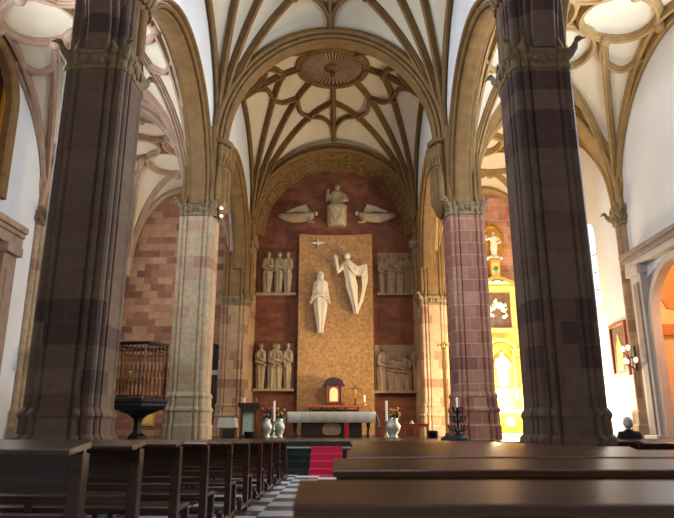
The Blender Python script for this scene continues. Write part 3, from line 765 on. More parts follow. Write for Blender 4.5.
def head(mb, p, s, yaw=0.0, veil=False):
    """head with brow, nose, chin, ears; front towards -y turned by yaw; s = head height"""
    R = Matrix.Rotation(yaw, 3, 'Z'); p = Vector(p)
    mb.ell(p, (0.36*s, 0.42*s, 0.5*s), 14, R)
    mb.ell(p+R @ Vector((0, -0.14*s, -0.22*s)), (0.24*s, 0.26*s, 0.26*s), 10, R)
    mb.tube([p+R @ Vector((0, -0.4*s, 0.1*s)), p+R @ Vector((0, -0.5*s, -0.08*s))], [0.04*s, 0.08*s], 6)
    mb.tube([p+R @ Vector((-0.17*s, -0.37*s, 0.12*s)), p+R @ Vector((0.17*s, -0.37*s, 0.12*s))], 0.05*s, 6)
    mb.tube([p+R @ Vector((-0.1*s, -0.38*s, -0.24*s)), p+R @ Vector((0.1*s, -0.38*s, -0.24*s))], 0.035*s, 6)
    if veil:
        mb.ell(p+R @ Vector((0, 0.07*s, 0.04*s)), (0.44*s, 0.44*s, 0.54*s), 12, R)
        mb.tube([p+R @ Vector((0, 0.2*s, 0.1*s)), p+R @ Vector((0, 0.28*s, -0.5*s)), p+R @ Vector((0, 0.25*s, -1.0*s))], [0.38*s, 0.46*s, 0.5*s], 10)
    else:
        mb.ell(p+R @ Vector((0, 0.1*s, 0.1*s)), (0.39*s, 0.4*s, 0.45*s), 12, R)
def arm(mb, a, b, c, r):
    mb.tube([a, Vector(a).lerp(Vector(b), 0.5), b, Vector(b).lerp(Vector(c), 0.5), c], [r, r*1.05, r*0.95, r*0.8, r*0.6], 8)
    d = (Vector(c)-Vector(b)).normalized(); s = d.cross(Vector((0, -1, 0.2))).normalized()
    cc = Vector(c)
    mb.ell(cc+d*r*0.6, (r*0.55, r*0.55, r*0.75), 8)
    for k in range(4):
        q = cc+d*r*1.1+s*(k-1.5)*r*0.3; mb.tube([q, q+d*r*(1.0+0.2*(k in (1, 2)))], [r*0.17, r*0.1], 5)
    q = cc+d*r*0.5+s*r*0.6; mb.tube([q, q+d*r*0.7+s*r*0.5], [r*0.2, r*0.12], 5)

# standing woman, left on the panel
YST = YW-0.52
def P2(px, py, Y=YST): return at(px, py, Y)
a0, a1 = P2(320, 333), P2(320, 272); H = a1.z-a0.z; cx = P2(320.5, 300).x
mb = MB(); c = Vector((cx, YST, a0.z))
hp = robe(mb, c, H, 0.23*H, 0.17*H, 6, 0.19, (0, 0), 0.72, 0.4, 2)
head(mb, hp-Vector((0, 0, 0.005*H)), 0.135*H, 0.2, True)
for sx in (-1, 1):
    arm(mb, c+Vector((sx*0.08*H, -0.02, 0.80*H)), c+Vector((sx*0.105*H, -0.03, 0.63*H)), c+Vector((sx*0.135*H, -0.06*H, 0.52*H)), 0.032*H)
mb.tube([c+Vector((0.12*H, -0.05*H, 0.6*H)), c+Vector((0, -0.1*H, 0.62*H)), c+Vector((-0.13*H, -0.06*H, 0.55*H))], 0.02*H, 6)
mb.tube([c+Vector((-0.11*H, -0.05*H, 0.56*H)), c+Vector((0.04*H, -0.1*H, 0.6*H)), c+Vector((0.13*H, -0.04*H, 0.52*H))], 0.02*H, 6)
tag(mb.build('statue', 'statue'), 'white statue of a veiled woman with lowered open arms on the golden panel', 'statue')
# announcing angel, right on the panel
b0, b1 = P2(356, 314), P2(347.5, 253); H = b1.z-b0.z
an = empty('statue', (0, 0, 0), 'white statue of an angel with one long hanging wing on the golden panel', 'statue')
an.location = (b0.x, YST, b0.z)
mb = MB(); lx = (b1.x-b0.x)/H
hp = robe(mb, (0, 0, 0), H, 0.215*H, 0.18*H, 6, 0.2, (lx*1.12, 0), 0.66, 0.34, 5)
head(mb, hp, 0.13*H, -0.5)
sh = Vector((lx*0.85*H, 0, 0.8*H))
arm(mb, sh+Vector((-0.08*H, -0.03, 0)), sh+Vector((-0.17*H, -0.06*H, -0.13*H)), sh+Vector((-0.2*H, -0.1*H, 0.05*H)), 0.04*H)
arm(mb, sh+Vector((0.08*H, -0.03, 0)), sh+Vector((0.1*H, -0.08*H, -0.17*H)), sh+Vector((0.02*H, -0.13*H, -0.06*H)), 0.04*H)
mb.build('body', 'statue', an)
w = MB()
ws = sh+Vector((0.06*H, 0.02, 0.02*H))
top = [ws, Vector((P2(358, 268).x-b0.x, 0.05, P2(358, 266).z-b0.z)), Vector((P2(367, 265).x-b0.x, 0.0, P2(367, 264).z-b0.z)), Vector((P2(368, 280).x-b0.x, -0.02, P2(367, 280).z-b0.z)), Vector((P2(363.5, 300).x-b0.x, 0, P2(363.5, 300).z-b0.z)), Vector((P2(357.5, 315).x-b0.x, 0, P2(357.5, 314).z-b0.z))]
inn = [ws+Vector((0.05*H, 0, -0.1*H)), Vector((P2(358, 276).x-b0.x, 0.05, P2(358, 276).z-b0.z)), Vector((P2(361.5, 276).x-b0.x, 0, P2(361, 276).z-b0.z)), Vector((P2(362.3, 289).x-b0.x, 0, P2(362, 289).z-b0.z)), Vector((P2(359.5, 302).x-b0.x, 0, P2(359.5, 302).z-b0.z)), Vector((P2(355, 312).x-b0.x, 0, P2(355, 312).z-b0.z))]
w.rings([[p+Vector((0, -0.06, 0)), p+Vector((0, 0.06, 0)), q+Vector((0, 0.07, 0)), q+Vector((0, -0.09, 0))] for p, q in zip(top, inn)], True, True, False)
w.build('wing', 'statue', an, bevel=0.02)
# dove
p = P2(318, 243, YW-0.35)
mb = MB(); mb.ell((0, 0, 0), (0.07, 0.1, 0.13), 10); mb.ell((0, -0.08, 0.14), (0.05, 0.06, 0.055), 8); mb.tube([(0, -0.13, 0.14), (0, -0.18, 0.12)], [0.02, 0.005], 5)
mb.tube([(0, 0.02, -0.1), (0, 0.05, -0.22)], [0.05, 0.08], 6, True, 0.4)
d = tag(mb.build('dove', 'statue', None, p), 'small white dove carving with spread wings at the top of the golden panel', 'carving')
for sx in (-1, 1):
    MB().rings([[(sx*x, -0.03, zt), (sx*x, 0.03, zt), (sx*x, 0.03, zb), (sx*x, -0.03, zb)] for x, zt, zb in ((0.04, 0.07, -0.08), (0.2, 0.05, -0.06), (0.35, 0.02, -0.01))], True, True, False).build('wing', 'statue', d)
# enthroned figure at the top
YT = YW-0.3
p0, p1 = at(337, 226, YT), at(337, 184, YT); H = p1.z-p0.z
t = empty('statue', (p0.x, YT, p0.z), 'white enthroned figure raising a hand, high on the brick above the panel', 'statue')
mb = MB()
rr = []
for z, w_, d_, oy in ((0.0, 0.20, 0.1, -0.03), (0.1, 0.205, 0.12, -0.05), (0.3, 0.2, 0.15, -0.08), (0.42, 0.215, 0.18, -0.09), (0.47, 0.215, 0.14, -0.05), (0.52, 0.15, 0.1, 0.02), (0.66, 0.16, 0.1, 0.02), (0.76, 0.175, 0.1, 0.02), (0.80, 0.14, 0.09, 0.02), (0.83, 0.07, 0.07, 0.02)):
    rr.append([Vector((w_*H*cos(2*PI*j/36)*(1+0.06*sin(8*PI*2*j/36+3*z)*(z < 0.45)), oy*H+d_*H*sin(2*PI*j/36), z*H)) for j in range(36)])
mb.rings(rr)
head(mb, (0, -0.01*H, 0.90*H), 0.17*H)
arm(mb, (-0.14*H, 0, 0.74*H), (-0.225*H, -0.05*H, 0.58*H), (-0.2*H, -0.1*H, 0.74*H), 0.045*H)
arm(mb, (0.14*H, 0, 0.74*H), (0.225*H, -0.05*H, 0.6*H), (0.12*H, -0.18*H, 0.54*H), 0.05*H)
mb.tube([(-0.14*H, -0.2*H, 0.4*H), (-0.08*H, -0.2*H, 0.2*H), (-0.01*H, -0.16*H, 0.05*H)], 0.025*H, 6)
mb.tube([(0.14*H, -0.2*H, 0.42*H), (0.08*H, -0.2*H, 0.22*H), (0.01*H, -0.16*H, 0.05*H)], 0.025*H, 6)
mb.build('body', 'relief', t)
MB().box(-0.19*H, 0.19*H, 0.06, 0.28, -0.0*H, 0.48*H).build('throne', 'relief', t, bevel=0.02)
# flying angels
def flying(px_head, px_feet, py, label):
    h, f = at(px_head, py-1, YT), at(px_feet, py, YT); L = abs(f.x-h.x); sx = 1 if f.x > h.x else -1
    t = empty('angel_carving', (h.x, YT, h.z), label, 'carving', 'flying angel carvings')
    mb = MB()
    prof = [(0.10, 0.05, 0.0), (0.14, 0.10, -0.02), (0.28, 0.115, -0.05), (0.42, 0.12, -0.07), (0.6, 0.125, -0.08), (0.8, 0.10, -0.06), (0.93, 0.065, -0.03), (1.0, 0.02, -0.01)]
    mb.rings([[Vector((sx*x*L, r_*L*cos(2*PI*j/24)*0.8*(1+0.07*sin(5*2*PI*j/24+x*4)), zz*L+r_*L*sin(2*PI*j/24))) for j in range(24)] for x, r_, zz in prof])
    head(mb, (sx*0.045*L, -0.02, 0.035*L), 0.12*L, -sx*0.9)
    arm(mb, (sx*0.2*L, -0.07*L, -0.08*L), (sx*0.22*L, -0.1*L, -0.2*L), (sx*0.15*L, -0.12*L, -0.22*L), 0.04*L)
    mb.build('body', 'relief', t)
    w = MB(); w.rings([[(sx*x*L, -0.05, zt*L), (sx*x*L, 0.05, zt*L), (sx*x*L, 0.07, zb*L), (sx*x*L, -0.02, zb*L)] for x, zt, zb in ((0.22, 0.12, 0.04), (0.3, 0.28, 0.06), (0.5, 0.22, 0.08), (0.8, 0.09, 0.05))], True, True, False)
    w.build('wing', 'relief', t, bevel=0.02)
flying(318, 278, 216, 'carved angel flying towards the enthroned figure from the left, on brick')
flying(355, 396, 216, 'carved angel flying towards the enthroned figure from the right, on brick')
# relief panels
def relief(x0, x1, y0, y1, figs, label, mat, seed):
    A, B = at(x0, y1, YW), at(x1, y0, YW); W, H = B.x-A.x, B.z-A.z
    t = empty('relief_panel', (A.x, YW, A.z), label, 'relief', 'stone reliefs on the altar wall')
    MB().box(0, W, -0.07, 0.02, 0, H).build('slab', 'relief_bg' if mat == 'relief' else mat, t)
    MB().box(-0.06, W+0.06, -0.36, 0, -0.12, 0.0).build('ledge', mat, t, bevel=0.015)
    for k, (u, h, w, ln, yw, fold) in enumerate(figs):
        mb = MB(); c = Vector((u*W, -0.2, 0.0)); hh = h*H
        hp = robe(mb, c, hh, w*W, 0.26, fold, 0.2, (ln, 0), 0.6, 0.62, seed+k)
        head(mb, hp, 0.135*hh, yw)
        s = 1 if yw > 0 else -1
        sh = c+Vector((ln*0.8*hh, 0, 0.8*hh))
        arm(mb, sh+Vector((0.3*w*W, -0.05, 0)), sh+Vector((0.4*w*W, -0.09, -0.2*hh)), sh+Vector((s*0.12*w*W, -0.17, -0.16*hh)), 0.05*hh)
        arm(mb, sh+Vector((-0.3*w*W, -0.05, 0)), sh+Vector((-0.4*w*W, -0.09, -0.2*hh)), sh+Vector((s*0.3*w*W, -0.17, -0.26*hh)), 0.05*hh)
        mb.build('figure', mat, t)
    return t
relief(257, 296, 252, 294, [(0.26, 0.98, 0.30, 0.03, 0.5, 6), (0.56, 0.96, 0.24, 0.02, -0.4, 7), (0.8, 0.97, 0.24, 0.0, -0.3, 5)], 'upper left stone relief of three robed figures left of the golden panel', 'relief', 11)
relief(378, 416, 253, 294, [(0.1, 0.9, 0.18, 0.0, 0.3, 6), (0.32, 0.98, 0.28, 0.02, 0.4, 8), (0.56, 0.9, 0.24, 0.04, 0.1, 6), (0.72, 0.95, 0.2, 0.05, -0.4, 5), (0.9, 0.9, 0.2, 0.0, -0.5, 7)], 'upper right stone relief of a row of figures right of the golden panel', 'relief_low', 21)
relief(255, 294, 343, 389, [(0.14, 0.97, 0.26, 0.0, 0.4, 6), (0.44, 0.97, 0.32, 0.06, 0.7, 7), (0.6, 0.96, 0.28, -0.02, -0.7, 6), (0.85, 0.98, 0.24, 0.0, -0.2, 5)], 'lower left stone relief with two embracing robed figures between two others', 'relief', 31)
relief(375, 421, 345, 391, [(0.15, 0.95, 0.28, 0.05, 0.5, 7), (0.35, 0.75, 0.22, 0.02, 0.3, 6), (0.5, 0.72, 0.3, 0.0, 0.1, 8), (0.68, 0.8, 0.22, -0.03, -0.4, 6), (0.9, 0.97, 0.24, 0.0, -0.4, 5)], 'lower right stone relief of crowded figures above the red stools', 'relief_low', 41)

# ------------------------------------------------------------------ altar and furnishings of the sanctuary
YA = 26.0
a = at(289, 412, YA); b = at(374.5, 412, YA); AX, AW, AH = (a.x+b.x)/2, (b.x-a.x), a.z-ZP
t = empty('altar', (AX, YA, ZP), 'dark wooden altar table with cream oval medallion before the golden panel', 'altar')
MB().box(-AW/2, AW/2, -0.5, 0.5, AH-0.1, AH-0.025).build('table_top', 'wood_dk', t, bevel=0.01)
MB().box(-0.42*AW/1.2, 0.42*AW/1.2, -0.3, 0.35, 0.0, AH-0.1).build('pedestal', 'wood_dk', t, bevel=0.02)
for sx in (-1, 1):
    MB().lathe([(0.1, 0), (0.1, 0.06), (0.06, 0.1), (0.05, 0.3), (0.075, 0.5), (0.05, 0.7), (0.06, AH-0.16), (0.1, AH-0.1)], (sx*(AW/2-0.25), -0.25, 0), 12).build('leg', 'wood_dk', t)
    MB().lathe([(0.1, 0), (0.1, 0.06), (0.06, 0.1), (0.05, 0.3), (0.075, 0.5), (0.05, 0.7), (0.06, AH-0.16), (0.1, AH-0.1)], (sx*(AW/2-0.25), 0.3, 0), 12).build('leg', 'wood_dk', t)
md = MB(); q = []
for k in range(32):
    an_ = 2*PI*k/32; q.append((0.36*math.copysign(abs(cos(an_))**0.6, cos(an_)), 0.24*math.copysign(abs(sin(an_))**0.6, sin(an_))))
md.rings([[(x*s_, yy, 0.30+z*s_) for x, z in q] for yy, s_ in ((-0.30, 1.0), (-0.36, 1.0), (-0.38, 0.9), (-0.36, 0.86))], True, True, False); md.build('medallion', 'relief', t)
# cloth
cl = MB(); W2 = AW/2+0.02; nx, drop = 40, 0.42
edge = []
rr = []
for k in range(nx+1):
    x = -W2+2*W2*k/nx; wv = 0.02*sin(k*1.3)
    rr.append([(x, -0.54+wv, AH-drop), (x, -0.53+wv*0.5, AH-0.15), (x, -0.52, AH), (x, 0.52, AH), (x, 0.53, AH-0.3)])
cl.rings(rr, False, False, True)
for sx in (-1, 1):
    cl.rings([[(sx*W2, y_, AH), (sx*(W2+0.06+0.06*abs(y_)), y_*1.05, AH-0.25), (sx*(W2+0.12+0.1*abs(y_)), y_*1.1, AH-0.52-0.1*abs(y_))] for y_ in [-0.52+1.04*j/8 for j in range(9)]], False, False, True)
o = cl.build('altar_cloth', 'cloth', None, (AX, YA, ZP)); o.modifiers.new('sol', 'SOLIDIFY').thickness = 0.012
tag(o, 'white linen cloth draped over the main altar', 'altar cloth')
# red missal cloth by the medallion
tag(MB().box(-0.09, 0.09, -0.03, 0.03, 0, 0.55).build('hanging_cloth', 'redcloth', None, (at(348.5-5, 430, YA).x+0.12, YA-0.56, ZP), bevel=0.01), 'narrow red cloth standing against the altar front right of the medallion', 'cloth')
# credence shelf and tabernacle
YTB = 30.3
a = at(308, 405, YTB); b = at(360, 405, YTB); zt = a.z
t = empty('altar_shelf', ((a.x+b.x)/2, YTB, ZP), 'long dark wooden shelf behind the altar carrying the tabernacle', 'shelf'); W2 = (b.x-a.x)/2; hh = zt-ZP
MB().box(-W2, W2, -0.25, 0.3, hh-0.12, hh).build('shelf_top', 'wood_red', t, bevel=0.01)
for k in range(5): MB().box(-W2+0.1+k*(2*W2-0.2)/4-0.06, -W2+0.1+k*(2*W2-0.2)/4+0.06, -0.18, 0.24, 0, hh-0.12).build('leg', 'wood_dk', t)
MB().box(-W2+0.16, W2-0.16, 0.1, 0.2, 0.1, hh-0.2).build('back_panel', 'wood_dk', t)
a = at(324, 405, YTB); b = at(343.5, 379, YTB); W2 = (b.x-a.x)/2; hh = b.z-zt
t = empty('tabernacle', ((a.x+b.x)/2, YTB, zt), 'wooden arched tabernacle with a glowing cream door on the shelf', 'tabernacle')
MB().box(-W2*0.85, W2*0.85, -0.2, 0.24, 0.0, hh*0.72).build('body', 'wood_red', t, bevel=0.01)
MB().box(-W2, W2, -0.24, 0.28, 0.0, 0.08).build('plinth', 'wood_dk', t, bevel=0.01)
pf = [(-W2*1.12, 0), (W2*1.12, 0), (W2*1.12, 0.08)]+[(W2*1.0*cos(PI*k/14), 0.08+0.27*hh*sin(PI*k/14)) for k in range(15)]+[(-W2*1.12, 0.08)]
MB().rings([[(x, y_, hh*0.72+z) for x, z in pf] for y_ in (-0.26, 0.28)], True, True, False).build('hood', 'wood_dk', t)
q = [(-0.19, 0.16), (0.19, 0.16)]+[(0.19*cos(PI*k/10), hh*0.5+0.19*sin(PI*k/10)) for k in range(11)]
MB().rings([[(x, y_, z) for x, z in q] for y_ in (-0.24, -0.2)], True, True, False).build('door', 'doorglow', t)
for sx in (-1, 1): MB().lathe([(0.05, 0.08), (0.035, 0.2), (0.04, hh*0.6), (0.06, hh*0.72)], (sx*0.33, -0.22, 0), 10).build('column', 'wood_dk', t)
# standing crucifix and two shelf candles
a = at(358.5, 406, YTB); b = at(358.5, 386, YTB); hh = b.z-a.z
t = empty('crucifix', (a.x-0.15, YTB-0.05, zt), 'thin dark standing crucifix right of the tabernacle', 'crucifix')
MB().box(-0.03, 0.03, -0.02, 0.02, 0.03, hh).build('upright', 'wood_dk', t); MB().box(-0.3, 0.3, -0.02, 0.02, hh*0.78, hh*0.78+0.05).build('crossbar', 'wood_dk', t)
MB().lathe([(0.14, 0), (0.14, 0.02), (0.06, 0.05), (0.03, 0.07)], (0, 0, 0), 12).build('foot', 'wood_dk', t)
bm_ = MB(); bm_.tube([(0, -0.04, hh*0.35), (0.02, -0.05, hh*0.5), (0, -0.05, hh*0.68), (0, -0.05, hh*0.76)], [0.02, 0.03, 0.045, 0.025], 8); bm_.ell((0, -0.06, hh*0.82), (0.03, 0.035, 0.045), 8)
for sx in (-1, 1): bm_.tube([(sx*0.03, -0.04, hh*0.74), (sx*0.26, -0.03, hh*0.81)], [0.018, 0.01], 6)
bm_.build('figure', 'gold', t)
a = at(364, 412, 29.4); t = None
def candlestick(name, x, y, z, hs, hc, r, mat, label, cat='candlestick', group=None):
    t = empty(name, (x, y, z), label, cat, group)
    MB().lathe([(r*2.6, 0), (r*2.6, 0.03), (r*1.4, 0.07), (r*0.7, 0.14), (r*0.7, hs*0.45), (r*1.3, hs*0.5), (r*0.7, hs*0.56), (r*0.8, hs*0.9), (r*1.8, hs*0.95), (r*1.8, hs)], (0, 0, 0), 16).build('stand', mat, t)
    cnd = MB().lathe([(r*0.85, hs), (r*0.85, hs+hc), (r*0.4, hs+hc+0.01)], (0, 0, 0), 12).build('candle', 'wax', t)
    MB().tube([(0, 0, hs+hc), (0.004, 0, hs+hc+0.03)], 0.005, 5).build('wick', 'iron', cnd)
    return t
p = at(364.5, 404, YTB); candlestick('altar_candle', p.x, YTB, zt, 0.1, 0.36, 0.055, 'gold', 'short cream candle on the shelf at the right of the crucifix')
for px, lab in ((274, 'tall white candle on silver stand left of the altar'), (386.5, 'tall white candle on silver stand right of the altar')):
    p = at(px, 420, 24.5); hh = at(px, 401, 24.5).z-ZP
    candlestick('floor_candlestick', p.x, 24.5, ZP, hh*0.45, hh*0.55, 0.05, 'silver', lab, 'candlestick', 'tall candles beside the altar')
def vase(px, Y, hpx0, label, mat2, seed, dia=0.22):
    p = at(px, 430, Y); rnd = random.Random(seed)
    t = empty('flower_vase', (p.x, Y, ZP), label, 'vase', 'flower vases by the altar'); r = dia
    MB().lathe([(r*0.6, 0), (r*0.65, 0.03), (r*0.45, 0.08), (r*0.95, 0.28), (r, 0.42), (r*0.7, 0.56), (r*0.55, 0.62), (r*0.75, 0.7), (r*0.68, 0.7), (r*0.5, 0.6)], (0, 0, 0), 20).build('vase_body', 'silver', t)
    lf = MB(); fl2 = MB()
    for k in range(26):
        a = rnd.random()*6.28; rr_ = rnd.random()*0.24; h = 0.78+rnd.random()*0.3
        lf.tube([(0, 0, 0.6), (rr_*0.5*cos(a), rr_*0.5*sin(a), (0.6+h)/2), (rr_*cos(a), rr_*sin(a), h)], 0.008, 5)
        lf.ell((rr_*0.8*cos(a), rr_*0.8*sin(a), h-0.1), (0.05, 0.02, 0.07), 6, Matrix.Rotation(a, 3, 'Z'))
        if k % 2: fl2.ell((rr_*cos(a), rr_*sin(a), h), (0.06, 0.06, 0.05), 8)
    lf.build('leaves', 'leaf', t); fl2.build('blooms', mat2, t)
vase(266.5, 24.2, 418, 'silver vase of red blooms left of the left tall candle', 'flower2', 3)
vase(279.5, 24.9, 418, 'silver vase of yellow-orange blooms between the left tall candle and altar', 'flower', 4)
vase(393.5, 24.2, 415, 'silver vase of orange blooms right of the right tall candle', 'flower', 5, 0.27)
# lectern
YL = 24.0
a = at(239, 403, YL); b = at(260.5, 403, YL); hh = a.z-ZP; W2 = (b.x-a.x)/2
t = empty('lectern', ((a.x+b.x)/2, YL, ZP), 'dark lectern with pale green front hanging left of the altar', 'lectern')
R_ = Matrix.Rotation(0.35, 3, 'X')
MB().rings([[(x*W2, y_, z) for x in (-s_, s_) for y_ in ((-0.3, 0.3) if x < 0 else (0.3, -0.3))] for z, s_ in ((hh-0.3, 0.55), (hh-0.2, 0.8), (hh-0.1, 1.0), (hh, 1.0))], True, True, False).build('book_rest', 'wood_dk', t, bevel=0.01)
for sx in (-1, 1): MB().box(sx*W2*0.62-0.04, sx*W2*0.62+0.04, -0.2, 0.2, 0.05, hh-0.25).build('post', 'rust', t)
MB().box(-W2*0.55, W2*0.55, -0.13, -0.08, 0.12, hh-0.25).build('front_hanging', 'palegreen', t, bevel=0.01)
MB().box(-W2*0.75, W2*0.75, -0.28, 0.28, 0, 0.08).build('foot', 'wood_dk', t, bevel=0.01)
MB().tube([(0.25, 0, hh), (0.25, -0.03, hh+0.14), (0.22, -0.09, hh+0.2)], [0.012, 0.012, 0.025], 6).build('microphone', 'silver', t)
tag(MB().lathe([(0.05, 0), (0.06, 0.02), (0.035, 0.04), (0.035, 0.18), (0.01, 0.19)], (0, 0, 0), 10).build('votive_candle', 'wax', None, ((a.x+b.x)/2-0.2, YL, ZP+hh)), 'small white candle on the left end of the lectern top', 'candle')
p = at(249, 438, 23.3)
tag(MB().lathe([(0.13, 0), (0.16, 0.03), (0.19, 0.2), (0.2, 0.22), (0.17, 0.22), (0.15, 0.06)], (0, 0, 0), 14).build('plant_pot', 'iron', None, (p.x, 23.3, ZP)), 'small black pot on the floor before the lectern', 'pot')
p = at(433.5, 438, 23.0)
tag(MB().lathe([(0.13, 0), (0.17, 0.03), (0.19, 0.2), (0.2, 0.26), (0.17, 0.26), (0.15, 0.06)], (0, 0, 0), 14).build('plant_pot', 'iron', None, (p.x, 23.0, ZP)), 'small black pot on the floor right of the red stools', 'pot')
# side table with white cloth
YTt = 25.2
a = at(218.5, 425, YTt); b = at(237, 425, YTt); hh = 0.72; W2 = (b.x-a.x)/2*0.86
t = empty('side_table', ((a.x+b.x)/2, YTt, ZP), 'small side table under a white cloth left of the lectern', 'table')
MB().box(-W2, W2, -0.3, 0.3, hh-0.05, hh-0.01).build('table_top', 'wood_red', t)
for sx in (-1, 1):
    for sy in (-1, 1): MB().box(sx*(W2-0.06)-0.025, sx*(W2-0.06)+0.025, sy*0.24-0.025, sy*0.24+0.025, 0, hh-0.05).build('leg', 'wood_red', t)
cl = MB()
top = [(-W2-0.01, -0.31), (W2+0.01, -0.31), (W2+0.01, 0.31), (-W2-0.01, 0.31)]
def seg(pl_, n=8): return [tuple(pl_[i][k]+(pl_[(i+1) % 4][k]-pl_[i][k])*j/n for k in (0, 1)) for i in range(4) for j in range(n)]
sq = seg(top)
cl.rings([[(x*s_*(1+0.05*sin(j*1.9)*(s_-1)/0.1), y_*s_, z) for j, (x, y_) in enumerate(sq)] for z, s_ in ((hh, 1.0), (hh-0.15, 1.05), (hh-0.36, 1.13))], True, False, True); cl.add([(x, y_, hh) for x, y_ in sq], [tuple(range(len(sq)))])
o = cl.build('table_cloth', 'cloth', None, ((a.x+b.x)/2, YTt, ZP+0.005)); tag(o, 'white cloth draped over the small side table left of the lectern', 'tablecloth')
p = at(228, 437, 24.3)
tag(MB().box(-0.22, 0.22, -0.1, 0.1, 0, 0.34).build('wooden_case', 'wood_dk', None, (p.x, 24.3, ZP), bevel=0.02), 'dark wooden case standing on the floor before the white-clothed side table', 'case')
# red stools
for px, lab in ((410.5, 'red topped wooden stool nearer the altar, left of a pair'), (423, 'red topped wooden stool nearer the pier, right of a pair')):
    p = at(px, 438, 23.2)
    t = empty('stool', (p.x, 23.2, ZP), lab, 'stool', 'red stools')
    MB().box(-0.2, 0.2, -0.18, 0.18, 0.46, 0.5).build('seat', 'redcloth', t, bevel=0.012)
    for sx in (-1, 1):
        for sy in (-1, 1): MB().box(sx*0.17-0.025, sx*0.17+0.025, sy*0.14-0.025, sy*0.14+0.025, 0, 0.46).build('leg', 'wood_red', t)
    MB().box(-0.17, 0.17, -0.15, -0.12, 0.38, 0.45).build('stretcher', 'wood_red', t)
p = at(415.5, 430, 23.2); t = empty('brass_bell', (p.x-0.0, 23.2, ZP+0.5), 'small altar bell standing on the red stools', 'bell')
p2 = at(410.5, 438, 23.2); t.location.x = p2.x+0.06
MB().lathe([(0.07, 0), (0.06, 0.03), (0.03, 0.09), (0.02, 0.1)], (0, 0, 0), 12).build('bell_body', 'silver', t); MB().tube([(0, 0, 0.1), (0, 0, 0.2)], 0.014, 6).build('handle', 'wood_dk', t)
# gilded staff and black candelabrum before the red pier
YG = 19.3
p = at(447.5, 440, YG); hh = at(447, 337, YG).z-ZP
t = empty('gilded_staff', (p.x, YG, ZP), 'tall gilded processional staff with leafy finial beside the red pier', 'staff')
MB().lathe([(0.2, 0), (0.2, 0.05), (0.08, 0.12), (0.05, 0.2)], (0, 0, 0), 14).build('foot', 'iron', t)
MB().tube([(0, 0, 0.15), (0, 0, hh-0.35)], 0.045, 10).build('pole', 'gold', t)
fn = MB(); fn.lathe([(0.04, hh-0.38), (0.09, hh-0.34), (0.04, hh-0.3), (0.07, hh-0.2), (0.03, hh-0.05), (0.01, hh)], (0, 0, 0), 12)
for sx in (-1, 1): fn.tube([(0, 0, hh-0.3), (sx*0.1, 0, hh-0.22), (sx*0.17, 0, hh-0.28), (sx*0.19, 0, hh-0.16)], [0.03, 0.035, 0.03, 0.01], 6)
fn.build('finial', 'gold', t)
p = at(453, 440, YG-0.15)
t = empty('candelabrum', (p.x+0.08, YG-0.65, ZP), 'black wrought iron candelabrum with spread arms before the red pier', 'candelabrum')
MB().lathe([(0.3, 0), (0.3, 0.1), (0.1, 0.16), (0.035, 0.25), (0.035, 0.9), (0.06, 0.92)], (0, 0, 0), 12).build('stem', 'iron', t)
for z, R_2, n_ in ((0.35, 0.28, 6), (0.6, 0.22, 6), (0.85, 0.15, 5)):
    for k in range(n_):
        a = 2*PI*k/n_+z*3
        MB().tube([(0, 0, z-0.1), (R_2*0.6*cos(a), R_2*0.6*sin(a), z-0.08), (R_2*cos(a), R_2*sin(a), z+0.03), (R_2*cos(a), R_2*sin(a), z+0.08)], [0.02, 0.018, 0.018, 0.035], 6).build('arm', 'iron', t)
MB().lathe([(0.03, 0.92), (0.03, 1.2), (0.01, 1.21)], (0, 0, 0), 10).build('candle', 'wax', t)

# ------------------------------------------------------------------ caged pulpit
YPU = 18.85
c0 = at(138.5, 411.5, YPU); zb = c0.z; zt_ = at(135, 346, YPU).z
RPU = 0.79
t = empty('pulpit', (c0.x, YPU, ZP), 'black pulpit with gilded iron bar cage on a single post before the pale pier', 'pulpit')
hx = lambda R_3, z, n_=6: [(R_3*cos(2*PI*k/n_-0.14), R_3*sin(2*PI*k/n_-0.14), z) for k in range(n_)]
z1 = zb-ZP
MB().rings([hx(0.3, 0), hx(0.3, 0.12), hx(0.17, 0.2), hx(0.14, 0.3), hx(0.13, z1-0.3), hx(0.17, z1-0.2), hx(0.3, z1-0.1), hx(0.6, z1)], True, True, False).build('post', 'iron', t)
MB().rings([hx(0.55, z1), hx(0.78, z1+0.05), hx(0.84, z1+0.14), hx(0.84, z1+0.22), hx(0.88, z1+0.26), hx(0.88, z1+0.34)], True, True, False).build('platform', 'iron', t)
hz = zt_-ZP
for nm, z, rr_ in (('top_rail', hz, 0.05), ('upper_rail', hz-0.22, 0.022), ('lower_rail', z1+0.42, 0.025)):
    MB().tube([Vector(q) for q in hx(RPU, z)]+[Vector(hx(RPU, z)[0]), Vector(hx(RPU, z)[1])], rr_, 6).build(nm, 'iron', t)
vv = [Vector(q) for q in hx(RPU, 0)]
for k in range(6):
    for j in range(6):
        q = vv[k].lerp(vv[(k+1) % 6], j/6); rb = 0.022 if j else 0.034
        MB().tube([(q.x, q.y, z1+0.3), (q.x, q.y, z1+0.85), (q.x, q.y, z1+0.9), (q.x, q.y, z1+0.95), (q.x, q.y, hz-0.7), (q.x, q.y, hz-0.65), (q.x, q.y, hz-0.6), (q.x, q.y, hz)], [rb, rb, rb*1.8, rb, rb, rb*1.8, rb, rb], 6).build('bar', 'rust', t)
